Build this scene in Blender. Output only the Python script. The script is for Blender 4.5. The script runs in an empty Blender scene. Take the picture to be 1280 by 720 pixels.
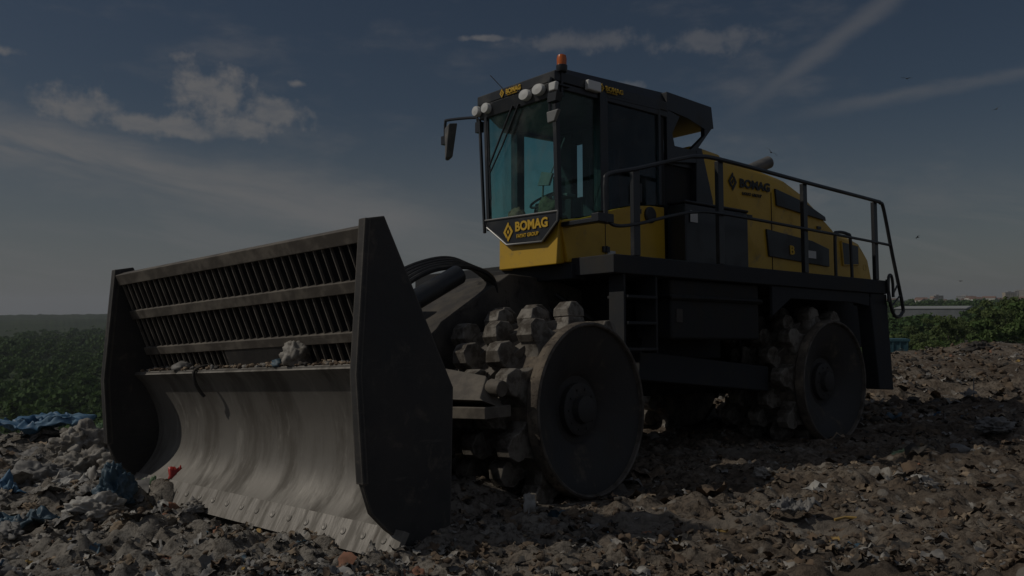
import bpy, bmesh, math, random
import numpy as np
from mathutils import Vector, Matrix, noise as mnoise

random.seed(7)
rng = np.random.default_rng(11)
SC = bpy.context.scene
COL = SC.collection
R = math.radians

# ------------------------------------------------------------------ camera
cd = bpy.data.cameras.new('camera')
cam = bpy.data.objects.new('camera', cd)
COL.objects.link(cam)
cd.sensor_width = 36.0
cd.lens = 36.0 * 1075.0 / 1280.0
cd.clip_start = 0.05
cd.clip_end = 30000.0
cam.matrix_world = Matrix(((0.99998, 0.00625, 0.0, 0.0),
                           (0.000139, -0.022319, -0.999751, 0.0),
                           (-0.006248, 0.999731, -0.02232, 1.66),
                           (0, 0, 0, 1)))
SC.camera = cam

# ------------------------------------------------------------------ light, exposure
SC.view_settings.view_transform = 'Standard'
SC.view_settings.look = 'None'
SC.view_settings.gamma = 1.0
SC.view_settings.use_curve_mapping = False
SC.view_settings.exposure = -1.9
SUN_EL, SUN_AZ = 42.0, -95.0            # azimuth from +Y towards +X
sl = bpy.data.lights.new('sun', 'SUN')
sl.energy = 4.5
sl.angle = R(0.6)
sl.color = (1.0, 0.93, 0.82)
sun = bpy.data.objects.new('sun', sl)
COL.objects.link(sun)
sdir = Vector((math.sin(R(SUN_AZ)) * math.cos(R(SUN_EL)), math.cos(R(SUN_AZ)) * math.cos(R(SUN_EL)), math.sin(R(SUN_EL))))
sun.rotation_euler = sdir.to_track_quat('Z', 'Y').to_euler()
sun.location = (-20, 0, 30)

world = bpy.data.worlds.new('World')
SC.world = world
world.use_nodes = True
WN = world.node_tree
for n in list(WN.nodes):
    WN.nodes.remove(n)


class NG:
    """small helper for node graphs"""
    def __init__(s, tree):
        s.t = tree

    def node(s, kind, **kw):
        n = s.t.nodes.new(kind)
        for k, v in kw.items():
            setattr(n, k, v)
        return n

    def put(s, sock, v):
        if isinstance(v, bpy.types.NodeSocket):
            s.t.links.new(v, sock)
        elif v is not None:
            try:
                sock.default_value = v
            except Exception:
                sock.default_value = tuple(v) + (1.0,)

    def math(s, op, a, b=None, c=None, clamp=False):
        n = s.node('ShaderNodeMath', operation=op, use_clamp=clamp)
        s.put(n.inputs[0], a)
        if b is not None:
            s.put(n.inputs[1], b)
        if c is not None:
            s.put(n.inputs[2], c)
        return n.outputs[0]

    def step(s, v, lo, hi, a=0.0, b=1.0):
        n = s.node('ShaderNodeMapRange', interpolation_type='SMOOTHSTEP')
        s.put(n.inputs['Value'], v)
        n.inputs['From Min'].default_value = lo
        n.inputs['From Max'].default_value = hi
        n.inputs['To Min'].default_value = a
        n.inputs['To Max'].default_value = b
        return n.outputs['Result']

    def noise(s, vec, scale, detail=4.0, rough=0.55, dist=0.0, out='Fac'):
        n = s.node('ShaderNodeTexNoise')
        s.put(n.inputs['Vector'], vec)
        n.inputs['Scale'].default_value = scale
        n.inputs['Detail'].default_value = detail
        n.inputs['Roughness'].default_value = rough
        n.inputs['Distortion'].default_value = dist
        return n.outputs[0 if out == 'Fac' else 1]

    def mix(s, f, a, b, blend='MIX'):
        n = s.node('ShaderNodeMix', data_type='RGBA', blend_type=blend)
        s.put(n.inputs[0], f)
        s.put(n.inputs[6], a)
        s.put(n.inputs[7], b)
        return n.outputs[2]

    def xyz(s, a, b, c):
        n = s.node('ShaderNodeCombineXYZ')
        s.put(n.inputs[0], a); s.put(n.inputs[1], b); s.put(n.inputs[2], c)
        return n.outputs[0]


def build_sky():
    g = NG(WN)
    out = g.node('ShaderNodeOutputWorld')
    bg = g.node('ShaderNodeBackground')
    WN.links.new(bg.outputs[0], out.inputs[0])
    bg.inputs['Strength'].default_value = 0.055
    sky = g.node('ShaderNodeTexSky', sky_type='NISHITA')
    sky.sun_disc = False
    sky.sun_elevation = R(SUN_EL)
    sky.sun_rotation = R(SUN_AZ)
    sky.altitude = 300.0
    sky.air_density = 1.0
    sky.dust_density = 1.1
    sky.ozone_density = 1.6
    tc = g.node('ShaderNodeTexCoord')
    sep = g.node('ShaderNodeSeparateXYZ')
    WN.links.new(tc.outputs['Generated'], sep.inputs[0])
    az = g.math('ARCTAN2', sep.outputs[0], sep.outputs[1])     # azimuth, 0 = +Y
    el = g.math('ARCSINE', sep.outputs[2])
    p = g.xyz(az, g.math('MULTIPLY', el, 2.6), 0.0)            # flattened clouds
    p1 = g.xyz(az, el, 3.0)
    n1 = g.noise(p, 5.0, 6.0, 0.6)
    n2 = g.noise(p, 17.0, 5.0, 0.6)
    n3 = g.noise(p1, 34.0, 5.0, 0.62)

    def band(v, c, w):          # 1 at c, falling to 0 at distance w
        return g.step(g.math('ABSOLUTE', g.math('SUBTRACT', v, c)), 0.0, w, 1.0, 0.0)

    # wide veil that drops to the right: centre line el = 0.165 - 0.16*(az+0.54) ...
    line = g.math('MULTIPLY_ADD', az, -0.165, 0.080)
    line = g.math('ADD', line, g.math('MULTIPLY', g.math('SUBTRACT', n1, 0.5), 0.10))
    veil = g.math('MULTIPLY', band(g.math('SUBTRACT', el, line), 0.0, 0.055), g.step(az, -0.02, -0.16))
    along = g.xyz(g.math('MULTIPLY', az, 2.2), g.math('MULTIPLY', g.math('MULTIPLY_ADD', az, 0.165, el), 15.0), 7.0)
    n5 = g.noise(along, 1.6, 7.0, 0.62, 0.6)
    veil = g.math('MULTIPLY', veil, g.step(n5, 0.34, 0.60, 0.15, 1.0))
    low = g.math('MULTIPLY', g.step(n5, 0.48, 0.66), g.math('MULTIPLY', g.step(el, 0.0, 0.04), g.step(el, 0.16, 0.07)))
    # streaky cover all round at middle heights
    cover = g.math('MULTIPLY', g.step(n1, 0.50, 0.75), g.math('MULTIPLY', g.step(el, 0.0, 0.10), g.step(el, 1.2, 0.5)))
    cover = g.math('MULTIPLY', cover, 0.33)
    # small heaped clouds
    puff = None
    for (a0, e0, ra, re) in ((-0.338, 0.235, 0.046, 0.036), (-0.375, 0.195, 0.05, 0.014), (-0.470, 0.208, 0.045, 0.024),
                             (-0.300, 0.200, 0.07, 0.014), (-0.275, 0.215, 0.038, 0.022), (-0.42, 0.198, 0.03, 0.012),
                             (-0.56, 0.255, 0.05, 0.006), (-0.245, 0.250, 0.010, 0.005),
                             (0.08, 0.300, 0.085, 0.012), (0.235, 0.292, 0.075, 0.014), (0.135, 0.250, 0.018, 0.006),
                             (-0.03, 0.305, 0.03, 0.004)):
        du = g.math('DIVIDE', g.math('SUBTRACT', az, a0), ra)
        dv = g.math('DIVIDE', g.math('SUBTRACT', el, e0), re)
        d = g.math('SQRT', g.math('ADD', g.math('MULTIPLY', du, du), g.math('MULTIPLY', dv, dv)))
        d = g.math('ADD', d, g.math('MULTIPLY', g.math('SUBTRACT', n3, 0.5), -2.6))
        m = g.step(d, 1.15, 0.25)
        puff = m if puff is None else g.math('MAXIMUM', puff, m)
    puff = g.math('MULTIPLY', g.math('MULTIPLY', puff, g.step(n2, 0.25, 0.6, 0.55, 1.0)), g.step(az, -0.1, 0.05, 0.85, 0.42))
    # aircraft trails, spread by the wind
    l1 = g.math('MULTIPLY_ADD', az, 0.62, 0.056)
    t1 = g.math('MULTIPLY', band(g.math('SUBTRACT', el, l1), g.math('MULTIPLY', g.math('SUBTRACT', n2, 0.5), 0.02), 0.021), g.step(az, 0.22, 0.34))
    t1 = g.math('MULTIPLY', g.math('MULTIPLY', t1, g.step(az, 0.50, 0.40)), 0.36)
    l2 = g.math('MULTIPLY_ADD', az, 0.10, 0.175)
    t2 = g.math('MULTIPLY', band(g.math('SUBTRACT', el, l2), g.math('MULTIPLY', g.math('SUBTRACT', n2, 0.5), 0.02), 0.012), g.step(az, 0.27, 0.42))
    t2 = g.math('MULTIPLY', g.math('MULTIPLY', t2, g.step(n2, 0.3, 0.6, 0.5, 1.0)), 0.30)
    c2 = g.math('MULTIPLY', band(el, g.math('MULTIPLY_ADD', n2, 0.03, 0.105), 0.035), g.math('MULTIPLY', g.step(az, 0.2, 0.27), g.step(az, 0.48, 0.32)))
    c2 = g.math('MULTIPLY', g.math('MULTIPLY', c2, g.step(n2, 0.35, 0.65)), 0.4)
    m = g.math('MAXIMUM', g.math('MAXIMUM', g.math('MAXIMUM', g.math('MULTIPLY', low, 0.35), g.math('MULTIPLY', veil, 0.82)), puff), g.math('MAXIMUM', cover, g.math('MAXIMUM', g.math('MAXIMUM', t1, t2), c2)))
    m = g.math('MULTIPLY', m, g.step(sep.outputs[2], -0.01, 0.03), clamp=True)
    cloud_col = (9.4, 8.9, 8.6, 1.0)
    col = g.mix(g.math('MULTIPLY', m, 0.8), sky.outputs[0], cloud_col)
    # pale murk near the horizon, thicker on the sun's side
    murk = g.math('MULTIPLY', g.step(el, 0.24, -0.02), g.step(az, 0.9, -0.7, 0.62, 1.0))
    col = g.mix(g.math('MULTIPLY', murk, 0.72), col, (7.0, 7.4, 7.9, 1.0))
    # unseen bright clouds overhead and behind, added to fill the shaded sides
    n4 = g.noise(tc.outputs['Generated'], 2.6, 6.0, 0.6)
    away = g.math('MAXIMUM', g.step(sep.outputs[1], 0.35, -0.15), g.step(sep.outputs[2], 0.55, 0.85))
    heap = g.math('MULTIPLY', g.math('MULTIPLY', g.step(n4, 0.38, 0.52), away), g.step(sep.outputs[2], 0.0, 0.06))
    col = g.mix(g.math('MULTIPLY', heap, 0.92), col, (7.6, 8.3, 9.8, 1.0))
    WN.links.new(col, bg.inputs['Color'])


build_sky()

# ------------------------------------------------------------------ helpers
MATS = {}


def mat(name, col, rough=0.7, metal=0.0, col2=None, scale=4.0, lo=0.4, hi=0.65, bump=0.0, bscale=30.0,
        stretch=(1, 1, 1), col3=None, scale3=14.0, lo3=0.58, hi3=0.68, spec=0.4, coat=0.0, rotz=0.0):
    if name in MATS:
        return MATS[name]
    m = bpy.data.materials.new(name)
    m.use_nodes = True
    t = m.node_tree
    b = t.nodes['Principled BSDF']
    g = NG(t)
    tc = g.node('ShaderNodeTexCoord')
    mp = g.node('ShaderNodeMapping')
    mp.vector_type = 'POINT'
    mp.inputs['Rotation'].default_value = (0, 0, rotz)
    mp.inputs['Scale'].default_value = (1, 1, 1)
    t.links.new(tc.outputs['Object'], mp.inputs[0])
    mp2 = g.node('ShaderNodeMapping')
    mp2.inputs['Scale'].default_value = stretch
    t.links.new(mp.outputs[0], mp2.inputs[0])
    v = mp2.outputs[0]
    c = None
    if col2:
        f = g.step(g.noise(v, scale, 6.0, 0.62), lo, hi)
        c = g.mix(f, tuple(col) + (1,), tuple(col2) + (1,))
        r = g.step(f, 0, 1, rough, min(1.0, rough + 0.22))
        t.links.new(r, b.inputs['Roughness'])
    else:
        b.inputs['Roughness'].default_value = rough
    if col3:
        f3 = g.step(g.noise(v, scale3, 5.0, 0.65, 0.4), lo3, hi3)
        c = g.mix(f3, c if c is not None else tuple(col) + (1,), tuple(col3) + (1,))
    if c is not None:
        t.links.new(c, b.inputs['Base Color'])
    else:
        b.inputs['Base Color'].default_value = tuple(col) + (1,)
    b.inputs['Metallic'].default_value = metal
    b.inputs['Specular IOR Level'].default_value = spec
    if coat:
        b.inputs['Coat Weight'].default_value = coat
        b.inputs['Coat Roughness'].default_value = 0.15
    if bump:
        bn = g.node('ShaderNodeBump')
        bn.inputs['Strength'].default_value = bump
        bn.inputs['Distance'].default_value = 0.02
        t.links.new(g.noise(v, bscale, 5.0, 0.6), bn.inputs['Height'])
        t.links.new(bn.outputs[0], b.inputs['Normal'])
    MATS[name] = m
    return m


def tag(o, label=None, cat=None, group=None, kind=None):
    if label: o['label'] = label
    if cat: o['category'] = cat
    if group: o['group'] = group
    if kind: o['kind'] = kind
    return o


def empty(name, loc):
    o = bpy.data.objects.new(name, None)
    COL.objects.link(o)
    o.location = loc
    o.empty_display_size = 0.3
    return o


class Frame:
    """a rigid frame: rows of world coordinates along x, y, z plus an origin"""
    def __init__(s, M, o):
        s.M = np.array(M, float)
        s.o = np.array(o, float)

    def __call__(s, P):
        return np.asarray(P, float) @ s.M.T + s.o


def catmull(pts, n=8, closed=False):
    P = [np.array(p, float) for p in pts]
    if len(P) < 3:
        return P
    out = []
    m = len(P)
    for i in range(m - 1):
        p0 = P[max(i - 1, 0)]; p1 = P[i]; p2 = P[i + 1]; p3 = P[min(i + 2, m - 1)]
        for k in range(n):
            t = k / n
            out.append(0.5 * ((2 * p1) + (-p0 + p2) * t + (2 * p0 - 5 * p1 + 4 * p2 - p3) * t * t + (-p0 + 3 * p1 - 3 * p2 + p3) * t ** 3))
    out.append(P[-1])
    return out


class MB:
    def __init__(s):
        s.v = []; s.f = []; s.m = []

    def add(s, V, Fc, mi=0):
        o = len(s.v)
        s.v.extend([tuple(map(float, p)) for p in V])
        for f in Fc:
            s.f.append([i + o for i in f]); s.m.append(mi)

    def box(s, x0, x1, y0, y1, z0, z1, mi=0):
        V = [(x, y, z) for z in (z0, z1) for y in (y0, y1) for x in (x0, x1)]
        s.add(V, [(0, 2, 3, 1), (4, 5, 7, 6), (0, 1, 5, 4), (2, 6, 7, 3), (0, 4, 6, 2), (1, 3, 7, 5)], mi)

    def hexa(s, bot, top, mi=0):
        s.add(list(bot) + list(top), [(3, 2, 1, 0), (4, 5, 6, 7), (0, 1, 5, 4), (1, 2, 6, 5), (2, 3, 7, 6), (3, 0, 4, 7)], mi)

    def prism(s, poly, axis, a, b, mi=0):
        """polygon in the other two axes (x,z for 'y'; y,z for 'x'; x,y for 'z')"""
        def P(u, w, t):
            return {'y': (u, t, w), 'x': (t, u, w), 'z': (u, w, t)}[axis]
        n = len(poly)
        V = [P(u, w, a) for u, w in poly] + [P(u, w, b) for u, w in poly]
        s.add(V, [list(range(n)), list(range(2 * n - 1, n - 1, -1))] + [(i, i + n, (i + 1) % n + n, (i + 1) % n) for i in range(n)], mi)

    def sheet(s, prof, axis, a, b, th, mi=0):
        """open profile (list of 2D points) with thickness th along the profile normal, extruded a..b"""
        pr = [np.array(p, float) for p in prof]
        off = []
        for i in range(len(pr)):
            d = pr[min(i + 1, len(pr) - 1)] - pr[max(i - 1, 0)]
            d /= np.linalg.norm(d) + 1e-9
            off.append(pr[i] + th * np.array([-d[1], d[0]]))
        s.prism_quads(pr, off, axis, a, b, mi)

    def prism_quads(s, A, Bq, axis, a, b, mi=0):
        def P(p, t):
            return {'y': (p[0], t, p[1]), 'x': (t, p[0], p[1]), 'z': (p[0], p[1], t)}[axis]
        n = len(A)
        V = [P(p, a) for p in A] + [P(p, b) for p in A] + [P(p, a) for p in Bq] + [P(p, b) for p in Bq]
        F = []
        for i in range(n - 1):
            F += [(i, i + 1, n + i + 1, n + i), (2 * n + i, 3 * n + i, 3 * n + i + 1, 2 * n + i + 1),
                  (i, 2 * n + i, 2 * n + i + 1, i + 1), (n + i, n + i + 1, 3 * n + i + 1, 3 * n + i)]
        F += [(0, n, 3 * n, 2 * n), (n - 1, 3 * n - 1, 4 * n - 1, 2 * n - 1)]
        s.add(V, F, mi)

    def tube(s, pts, r, n=8, cap=True, mi=0, flat=None):
        P = [np.array(p, float) for p in pts]
        V = []; F = []
        up = None
        for i, p in enumerate(P):
            d = P[min(i + 1, len(P) - 1)] - P[max(i - 1, 0)]
            d = d / (np.linalg.norm(d) + 1e-9)
            if up is None:
                up = np.array([0, 0, 1.0]) if abs(d[2]) < 0.9 else np.array([1.0, 0, 0])
            a = np.cross(d, up); a /= np.linalg.norm(a) + 1e-9
            up = np.cross(a, d)
            rr = r[i] if isinstance(r, (list, tuple)) else r
            for k in range(n):
                t = 2 * math.pi * (k + 0.5) / n
                V.append(p + rr * (a * math.cos(t) + up * math.sin(t) * (flat or 1.0)))
        for i in range(len(P) - 1):
            for k in range(n):
                F.append((i * n + k, i * n + (k + 1) % n, (i + 1) * n + (k + 1) % n, (i + 1) * n + k))
        if cap:
            F.append(list(range(n))[::-1]); F.append([(len(P) - 1) * n + k for k in range(n)])
        s.add(V, F, mi)

    def lathe(s, prof, c, axis='y', n=48, mi=0):
        """profile [(radius, along)]"""
        V = []; F = []
        for (r, t) in prof:
            for k in range(n):
                a = 2 * math.pi * k / n
                u, w = r * math.cos(a), r * math.sin(a)
                V.append({'y': (c[0] + u, c[1] + t, c[2] + w), 'z': (c[0] + u, c[1] + w, c[2] + t), 'x': (c[0] + t, c[1] + u, c[2] + w)}[axis])
        for i in range(len(prof) - 1):
            for k in range(n):
                F.append((i * n + k, i * n + (k + 1) % n, (i + 1) * n + (k + 1) % n, (i + 1) * n + k))
        s.add(V, F, mi)

    def mesh(s, name, T=None, mats=(), smooth=False, off=(0, 0, 0)):
        V = np.array(s.v, float).reshape(-1, 3)
        if T is not None:
            V = T(V)
        V = V - np.array(off)
        me = bpy.data.meshes.new(name)
        me.from_pydata(V.tolist(), [], s.f)
        for m in mats:
            me.materials.append(m)
        if len(mats) > 1:
            me.polygons.foreach_set('material_index', s.m)
        bm = bmesh.new(); bm.from_mesh(me)
        bmesh.ops.recalc_face_normals(bm, faces=bm.faces)
        bm.to_mesh(me); bm.free()
        if smooth:
            me.polygons.foreach_set('use_smooth', [True] * len(me.polygons))
        me.update()
        return me

    def build(s, name, mats, parent=None, T=None, bevel=0.0, smooth=False, seg=2):
        if not isinstance(mats, (list, tuple)):
            mats = [mats]
        off = (0, 0, 0)
        if parent is not None:
            off = tuple(parent_loc(parent))
        me = s.mesh(name, T, mats, smooth or bevel > 0, off)
        o = bpy.data.objects.new(name, me)
        COL.objects.link(o)
        if parent is not None:
            o.parent = parent
        if bevel:
            b = o.modifiers.new('bevel', 'BEVEL')
            b.width = bevel; b.segments = seg; b.limit_method = 'ANGLE'; b.angle_limit = R(40)
            b.harden_normals = True
        elif smooth:
            smooth_by_angle(me, 40)
        return o


def smooth_by_angle(me, deg):
    bm = bmesh.new(); bm.from_mesh(me)
    lim = R(deg)
    for e in bm.edges:
        if len(e.link_faces) == 2 and e.calc_face_angle(0) > lim:
            e.smooth = False
    bm.to_mesh(me); bm.free()


def parent_loc(o):
    v = Vector((0, 0, 0))
    while o is not None:
        v += o.location
        o = o.parent
    return v


def simple_obj(name, me, loc=(0, 0, 0), rot=(0, 0, 0), parent=None):
    o = bpy.data.objects.new(name, me)
    COL.objects.link(o)
    o.location = loc; o.rotation_euler = rot
    if parent: o.parent = parent
    return o


# value noise used for the ground and for crumpled shapes
def _hash(ix, iy, seed):
    h = (ix.astype(np.int64) * 374761393 + iy.astype(np.int64) * 668265263 + seed * 974711) & 0x7fffffff
    h = ((h ^ (h >> 13)) * 1274126177) & 0x7fffffff
    return ((h ^ (h >> 16)) & 0xffff) / 65535.0


def vnoise(x, y, seed=0):
    ix = np.floor(x); iy = np.floor(y)
    fx = x - ix; fy = y - iy
    fx = fx * fx * (3 - 2 * fx); fy = fy * fy * (3 - 2 * fy)
    a = _hash(ix, iy, seed); b = _hash(ix + 1, iy, seed); c = _hash(ix, iy + 1, seed); d = _hash(ix + 1, iy + 1, seed)
    return (a + (b - a) * fx) * (1 - fy) + (c + (d - c) * fx) * fy


def fbm(x, y, seed=0, octs=4, gain=0.5):
    s = 0; a = 1; t = 0
    for o in range(octs):
        s = s + a * vnoise(x, y, seed + o * 17); t += a
        x = x * 2.03 + 5.1; y = y * 2.03 + 1.7; a *= gain
    return s / t


def cells(x, y, seed=0):
    """distance to the nearest scattered point, and that cell's random value"""
    ix = np.floor(x); iy = np.floor(y)
    best = np.full(np.shape(x), 9.0); val = np.zeros(np.shape(x))
    for dx in (-1, 0, 1):
        for dy in (-1, 0, 1):
            cx = ix + dx; cy = iy + dy
            px = cx + _hash(cx, cy, seed); py = cy + _hash(cx, cy, seed + 5)
            d = np.hypot(x - px, y - py)
            k = d < best
            best = np.where(k, d, best); val = np.where(k, _hash(cx, cy, seed + 9), val)
    return best, val


def sstep(x, a, b):
    t = np.clip((x - a) / (b - a), 0, 1)
    return t * t * (3 - 2 * t)


# ------------------------------------------------------------------ frames of the machine (front and rear half, steered a little)
FF = Frame([[0.676901, -0.735335, -0.032975], [0.73584, 0.674874, 0.055545], [-0.01859, -0.061863, 0.997912]],
           [0.714336, 7.546974, 0.759736])
FB = Frame([[0.759789, -0.650158, 0.003928], [0.649357, 0.759128, 0.045386], [-0.03249, -0.031933, 0.998962]],
           [4.069031, 10.844419, 0.698581])
WHEELS = [FF([0, 0.5, -0.77]), FF([0, 2.9, -0.77]), FB([0, 0.5, -0.77]), FB([0, 2.9, -0.77])]

# ------------------------------------------------------------------ ground


def edge_line(x):
    """y at which the tip ends and the slope to the valley begins"""
    return 13.6 + 30.0 * sstep(x, 1.0, 9.0) + 0.25 * np.minimum(x + 7, 0) + 1.2 * (fbm(x * 0.3, x * 0.0 + 3.3, 5, 3) - 0.5)


def valley(x, y):
    az = np.arctan2(x, np.maximum(y, 1e-3))
    r = np.hypot(x, y)
    k = sstep(az, -0.15, 0.20)
    left = -40.0 + 0 * r
    right = -15.0 + 12.0 * sstep(r, 300, 2300) + 6.0 * sstep(az, 0.45, 0.56) * (1 - sstep(r, 350, 700))
    return left * (1 - k) + right * k


def ground_z(x, y, fine=True):
    x = np.asarray(x, float); y = np.asarray(y, float)
    near = 0.2 + 0.03 * x - 0.03 * y
    flat = 0.02 + 0.35 * (fbm(x * 0.07, y * 0.07, 31, 3) - 0.5)
    k = sstep(np.maximum(np.abs(x), y - 6), 7.0, 14.0) * (x > 0) + sstep(np.abs(x), 9, 16) * (x <= 0)
    base = near * (1 - k) + flat * k
    # heaps
    def heap(cx, cy, rx, ry, h, a=0.0):
        u = (x - cx) * math.cos(a) + (y - cy) * math.sin(a); w = -(x - cx) * math.sin(a) + (y - cy) * math.cos(a)
        return h * np.exp(-(u / rx) ** 2 - (w / ry) ** 2)
    base = base + heap(-0.42, 7.35, 0.36, 0.30, 0.26)
    base = base + heap(-3.9, 7.4, 0.9, 0.5, 0.12) + heap(-2.75, 6.5, 1.1, 0.40, 0.12, -0.74) + heap(-1.5, 5.45, 0.8, 0.3, 0.14, -0.6)
    base = base + heap(-5.2, 10.9, 1.3, 0.6, 0.14) + heap(-7.5, 12.6, 2.0, 0.9, 0.15)
    base = base + heap(20.5, 38.0, 2.6, 3.0, 0.50) + heap(26.5, 39.0, 4.5, 3.0, 0.55) - 1.0 * sstep(y, 16, 40) * (x > 0) + heap(17.0, 38.0, 2.2, 5.0, -0.35)
    base = base + heap(9.5, 22.0, 3.0, 1.0, 0.22, 0.2) + heap(13, 27.0, 4.0, 1.2, 0.25, 0.2)
    d = y - edge_line(x)
    d = np.maximum(d, -(x + 26.0))
    d = np.maximum(d, x - 60.0)
    t = sstep(d, 0.0, 60.0)
    slope = np.minimum(np.maximum(d, 0), 5) * 0.25
    v = valley(x, y)
    z = (base - slope) * (1 - t) + v * t
    if fine:
        on = 1 - sstep(d, 2.0, 12.0)
        wheel = np.zeros_like(z)
        for wp in WHEELS:
            wheel = np.maximum(wheel, np.exp(-(((x - wp[0]) ** 2 + (y - wp[1]) ** 2) / 0.9 ** 2) ** 2))
        left = sstep(x, 0.5, -2.0)
        amp = (0.95 + 0.45 * left) * (1 - 0.85 * wheel) * on
        r = np.hypot(x, y)
        lump = fbm(x * 0.9, y * 0.9, 3, 3) - 0.5
        c1, v1 = cells(x * 2.6 + 0.4 * fbm(x * 5, y * 5, 8, 2), y * 2.6, 21)
        c2, v2 = cells(x * 6.5 + 0.5 * fbm(x * 9, y * 9, 9, 2), y * 6.5, 41)
        det = 0.20 * lump + 0.16 * (v1 - 0.35) * np.clip(1 - c1 * 1.25, 0, 1) + 0.085 * v2 * np.clip(1 - c2 * 1.2, 0, 1)
        det = det + (0.07 * (fbm(x * 11, y * 11, 55, 3, 0.6) - 0.5)) * (1 - sstep(r, 14, 30))
        # stripes left by the toothed drums further back on the right
        tr = 0.17 * (np.sin((y * 0.95 + x * 0.25 + 2.0 * fbm(x * 0.2, y * 0.2, 77, 2)) * 2.2)) * sstep(r, 12, 18) * (x > 4)
        fr = sstep(r, 11, 16) * (x > 3)
        rg = 1 - np.abs(2 * fbm(x * 0.55, y * 1.1, 61, 4, 0.6) - 1) * 2.2
        rg2 = 1 - np.abs(2 * fbm(x * 1.6, y * 2.6, 63, 3, 0.6) - 1) * 2.2
        z = z + amp * det + (tr + fr * (0.13 * rg + 0.08 * rg2)) * on
        z = z + 2.5 * (fbm(x * 0.02, y * 0.02, 90, 3) - 0.5) * (1 - on) * sstep(d, 12, 80)
    return z


def axis_pts(a, b, h, lo, hi, grow):
    pts = list(np.arange(a, b, h))
    s = h; v = a; L = []
    while v > lo:
        s *= grow[0]; v -= s; L.append(v)
    s = h; v = pts[-1]; Rr = []
    while v < hi:
        s *= grow[1] if v < 52 else 1.08
        v += s; Rr.append(v)
    return np.array(L[::-1] + pts + Rr)


def build_ground():
    xs = axis_pts(-6.0, 6.6, 0.03, -7000, 7000, (1.045, 1.018))
    ys = axis_pts(4.6, 12.0, 0.03, -200, 7000, (1.045, 1.014))
    X, Y = np.meshgrid(xs, ys)
    Z = ground_z(X, Y)
    nx, ny = len(xs), len(ys)
    V = np.stack([X.ravel(), Y.ravel(), Z.ravel()], 1)
    i = np.arange(nx * ny).reshape(ny, nx)
    Fq = np.stack([i[:-1, :-1], i[:-1, 1:], i[1:, 1:], i[1:, :-1]], -1).reshape(-1, 4)
    me = bpy.data.meshes.new('ground')
    me.vertices.add(len(V)); me.vertices.foreach_set('co', V.ravel())
    me.loops.add(Fq.size); me.loops.foreach_set('vertex_index', Fq.ravel())
    me.polygons.add(len(Fq)); me.polygons.foreach_set('loop_start', np.arange(0, Fq.size, 4))
    me.polygons.foreach_set('use_smooth', [True] * len(Fq))
    me.update(); me.validate()
    m = bpy.data.materials.new('waste_soil')
    m.use_nodes = True
    t = m.node_tree; b = t.nodes['Principled BSDF']; g = NG(t)
    tc = g.node('ShaderNodeTexCoord'); v = tc.outputs['Object']
    sp = g.node('ShaderNodeSeparateXYZ'); t.links.new(v, sp.inputs[0])
    big = g.noise(v, 0.35, 4.0, 0.6)
    mid = g.noise(v, 2.6, 6.0, 0.65, 0.5)
    fine = g.noise(v, 22.0, 6.0, 0.7)
    c = g.mix(g.step(mid, 0.35, 0.65), (0.13, 0.096, 0.068, 1), (0.215, 0.182, 0.145, 1))
    c = g.mix(g.step(fine, 0.42, 0.64), c, (0.055, 0.043, 0.033, 1))
    mpb = g.node('ShaderNodeMapping'); mpb.inputs['Scale'].default_value = (0.16, 0.75, 1.0); mpb.inputs['Rotation'].default_value = (0, 0, 0.25)
    t.links.new(v, mpb.inputs[0])
    bandn = g.noise(mpb.outputs[0], 1.0, 6.0, 0.7)
    c = g.mix(g.math('MULTIPLY', g.step(bandn, 0.46, 0.60), 0.65), c, (0.06, 0.043, 0.030, 1))
    c = g.mix(g.math('MULTIPLY', g.step(bandn, 0.44, 0.34), 0.5), c, (0.20, 0.18, 0.155, 1))
    # the left of the tip is greyer waste, the right browner soil
    gr = g.step(g.math('ADD', sp.outputs[0], g.math('MULTIPLY', big, 3.0)), 0.0, 3.0, 1.0, 0.12)
    c = g.mix(g.math('MULTIPLY', gr, g.step(mid, 0.3, 0.6, 0.55, 0.9)), c, g.mix(g.step(fine, 0.44, 0.66), (0.27, 0.25, 0.22, 1), (0.08, 0.072, 0.062, 1)))
    vo = g.node('ShaderNodeTexVoronoi'); vo.inputs['Scale'].default_value = 9.0
    t.links.new(v, vo.inputs['Vector'])
    sv = g.node('ShaderNodeSeparateColor'); t.links.new(vo.outputs['Color'], sv.inputs[0])
    pale = g.math('MULTIPLY', g.step(sv.outputs[0], 0.80, 0.84), g.step(vo.outputs['Distance'], 0.42, 0.30))
    c = g.mix(g.math('MULTIPLY', pale, 0.5), c, (0.30, 0.28, 0.25, 1))
    # valley floor: dark green
    veg = g.math('MAXIMUM', g.step(sp.outputs[2], -1.6, -3.2), g.step(sp.outputs[1], 75, 110))
    gn = g.mix(g.step(g.noise(v, 0.05, 6.0, 0.65), 0.35, 0.65), (0.022, 0.042, 0.013, 1), (0.05, 0.075, 0.025, 1))
    c = g.mix(veg, c, gn)
    t.links.new(c, b.inputs['Base Color'])
    b.inputs['Roughness'].default_value = 0.95
    b.inputs['Specular IOR Level'].default_value = 0.2
    bn = g.node('ShaderNodeBump'); bn.inputs['Strength'].default_value = 0.8; bn.inputs['Distance'].default_value = 0.03
    hh = g.math('ADD', fine, g.math('MULTIPLY', g.noise(v, 70.0, 4.0, 0.7), 0.5))
    t.links.new(hh, bn.inputs['Height']); t.links.new(bn.outputs[0], b.inputs['Normal'])
    me.materials.append(m)
    o = simple_obj('ground', me)
    tag(o, kind='structure')
    return o


build_ground()

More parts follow.
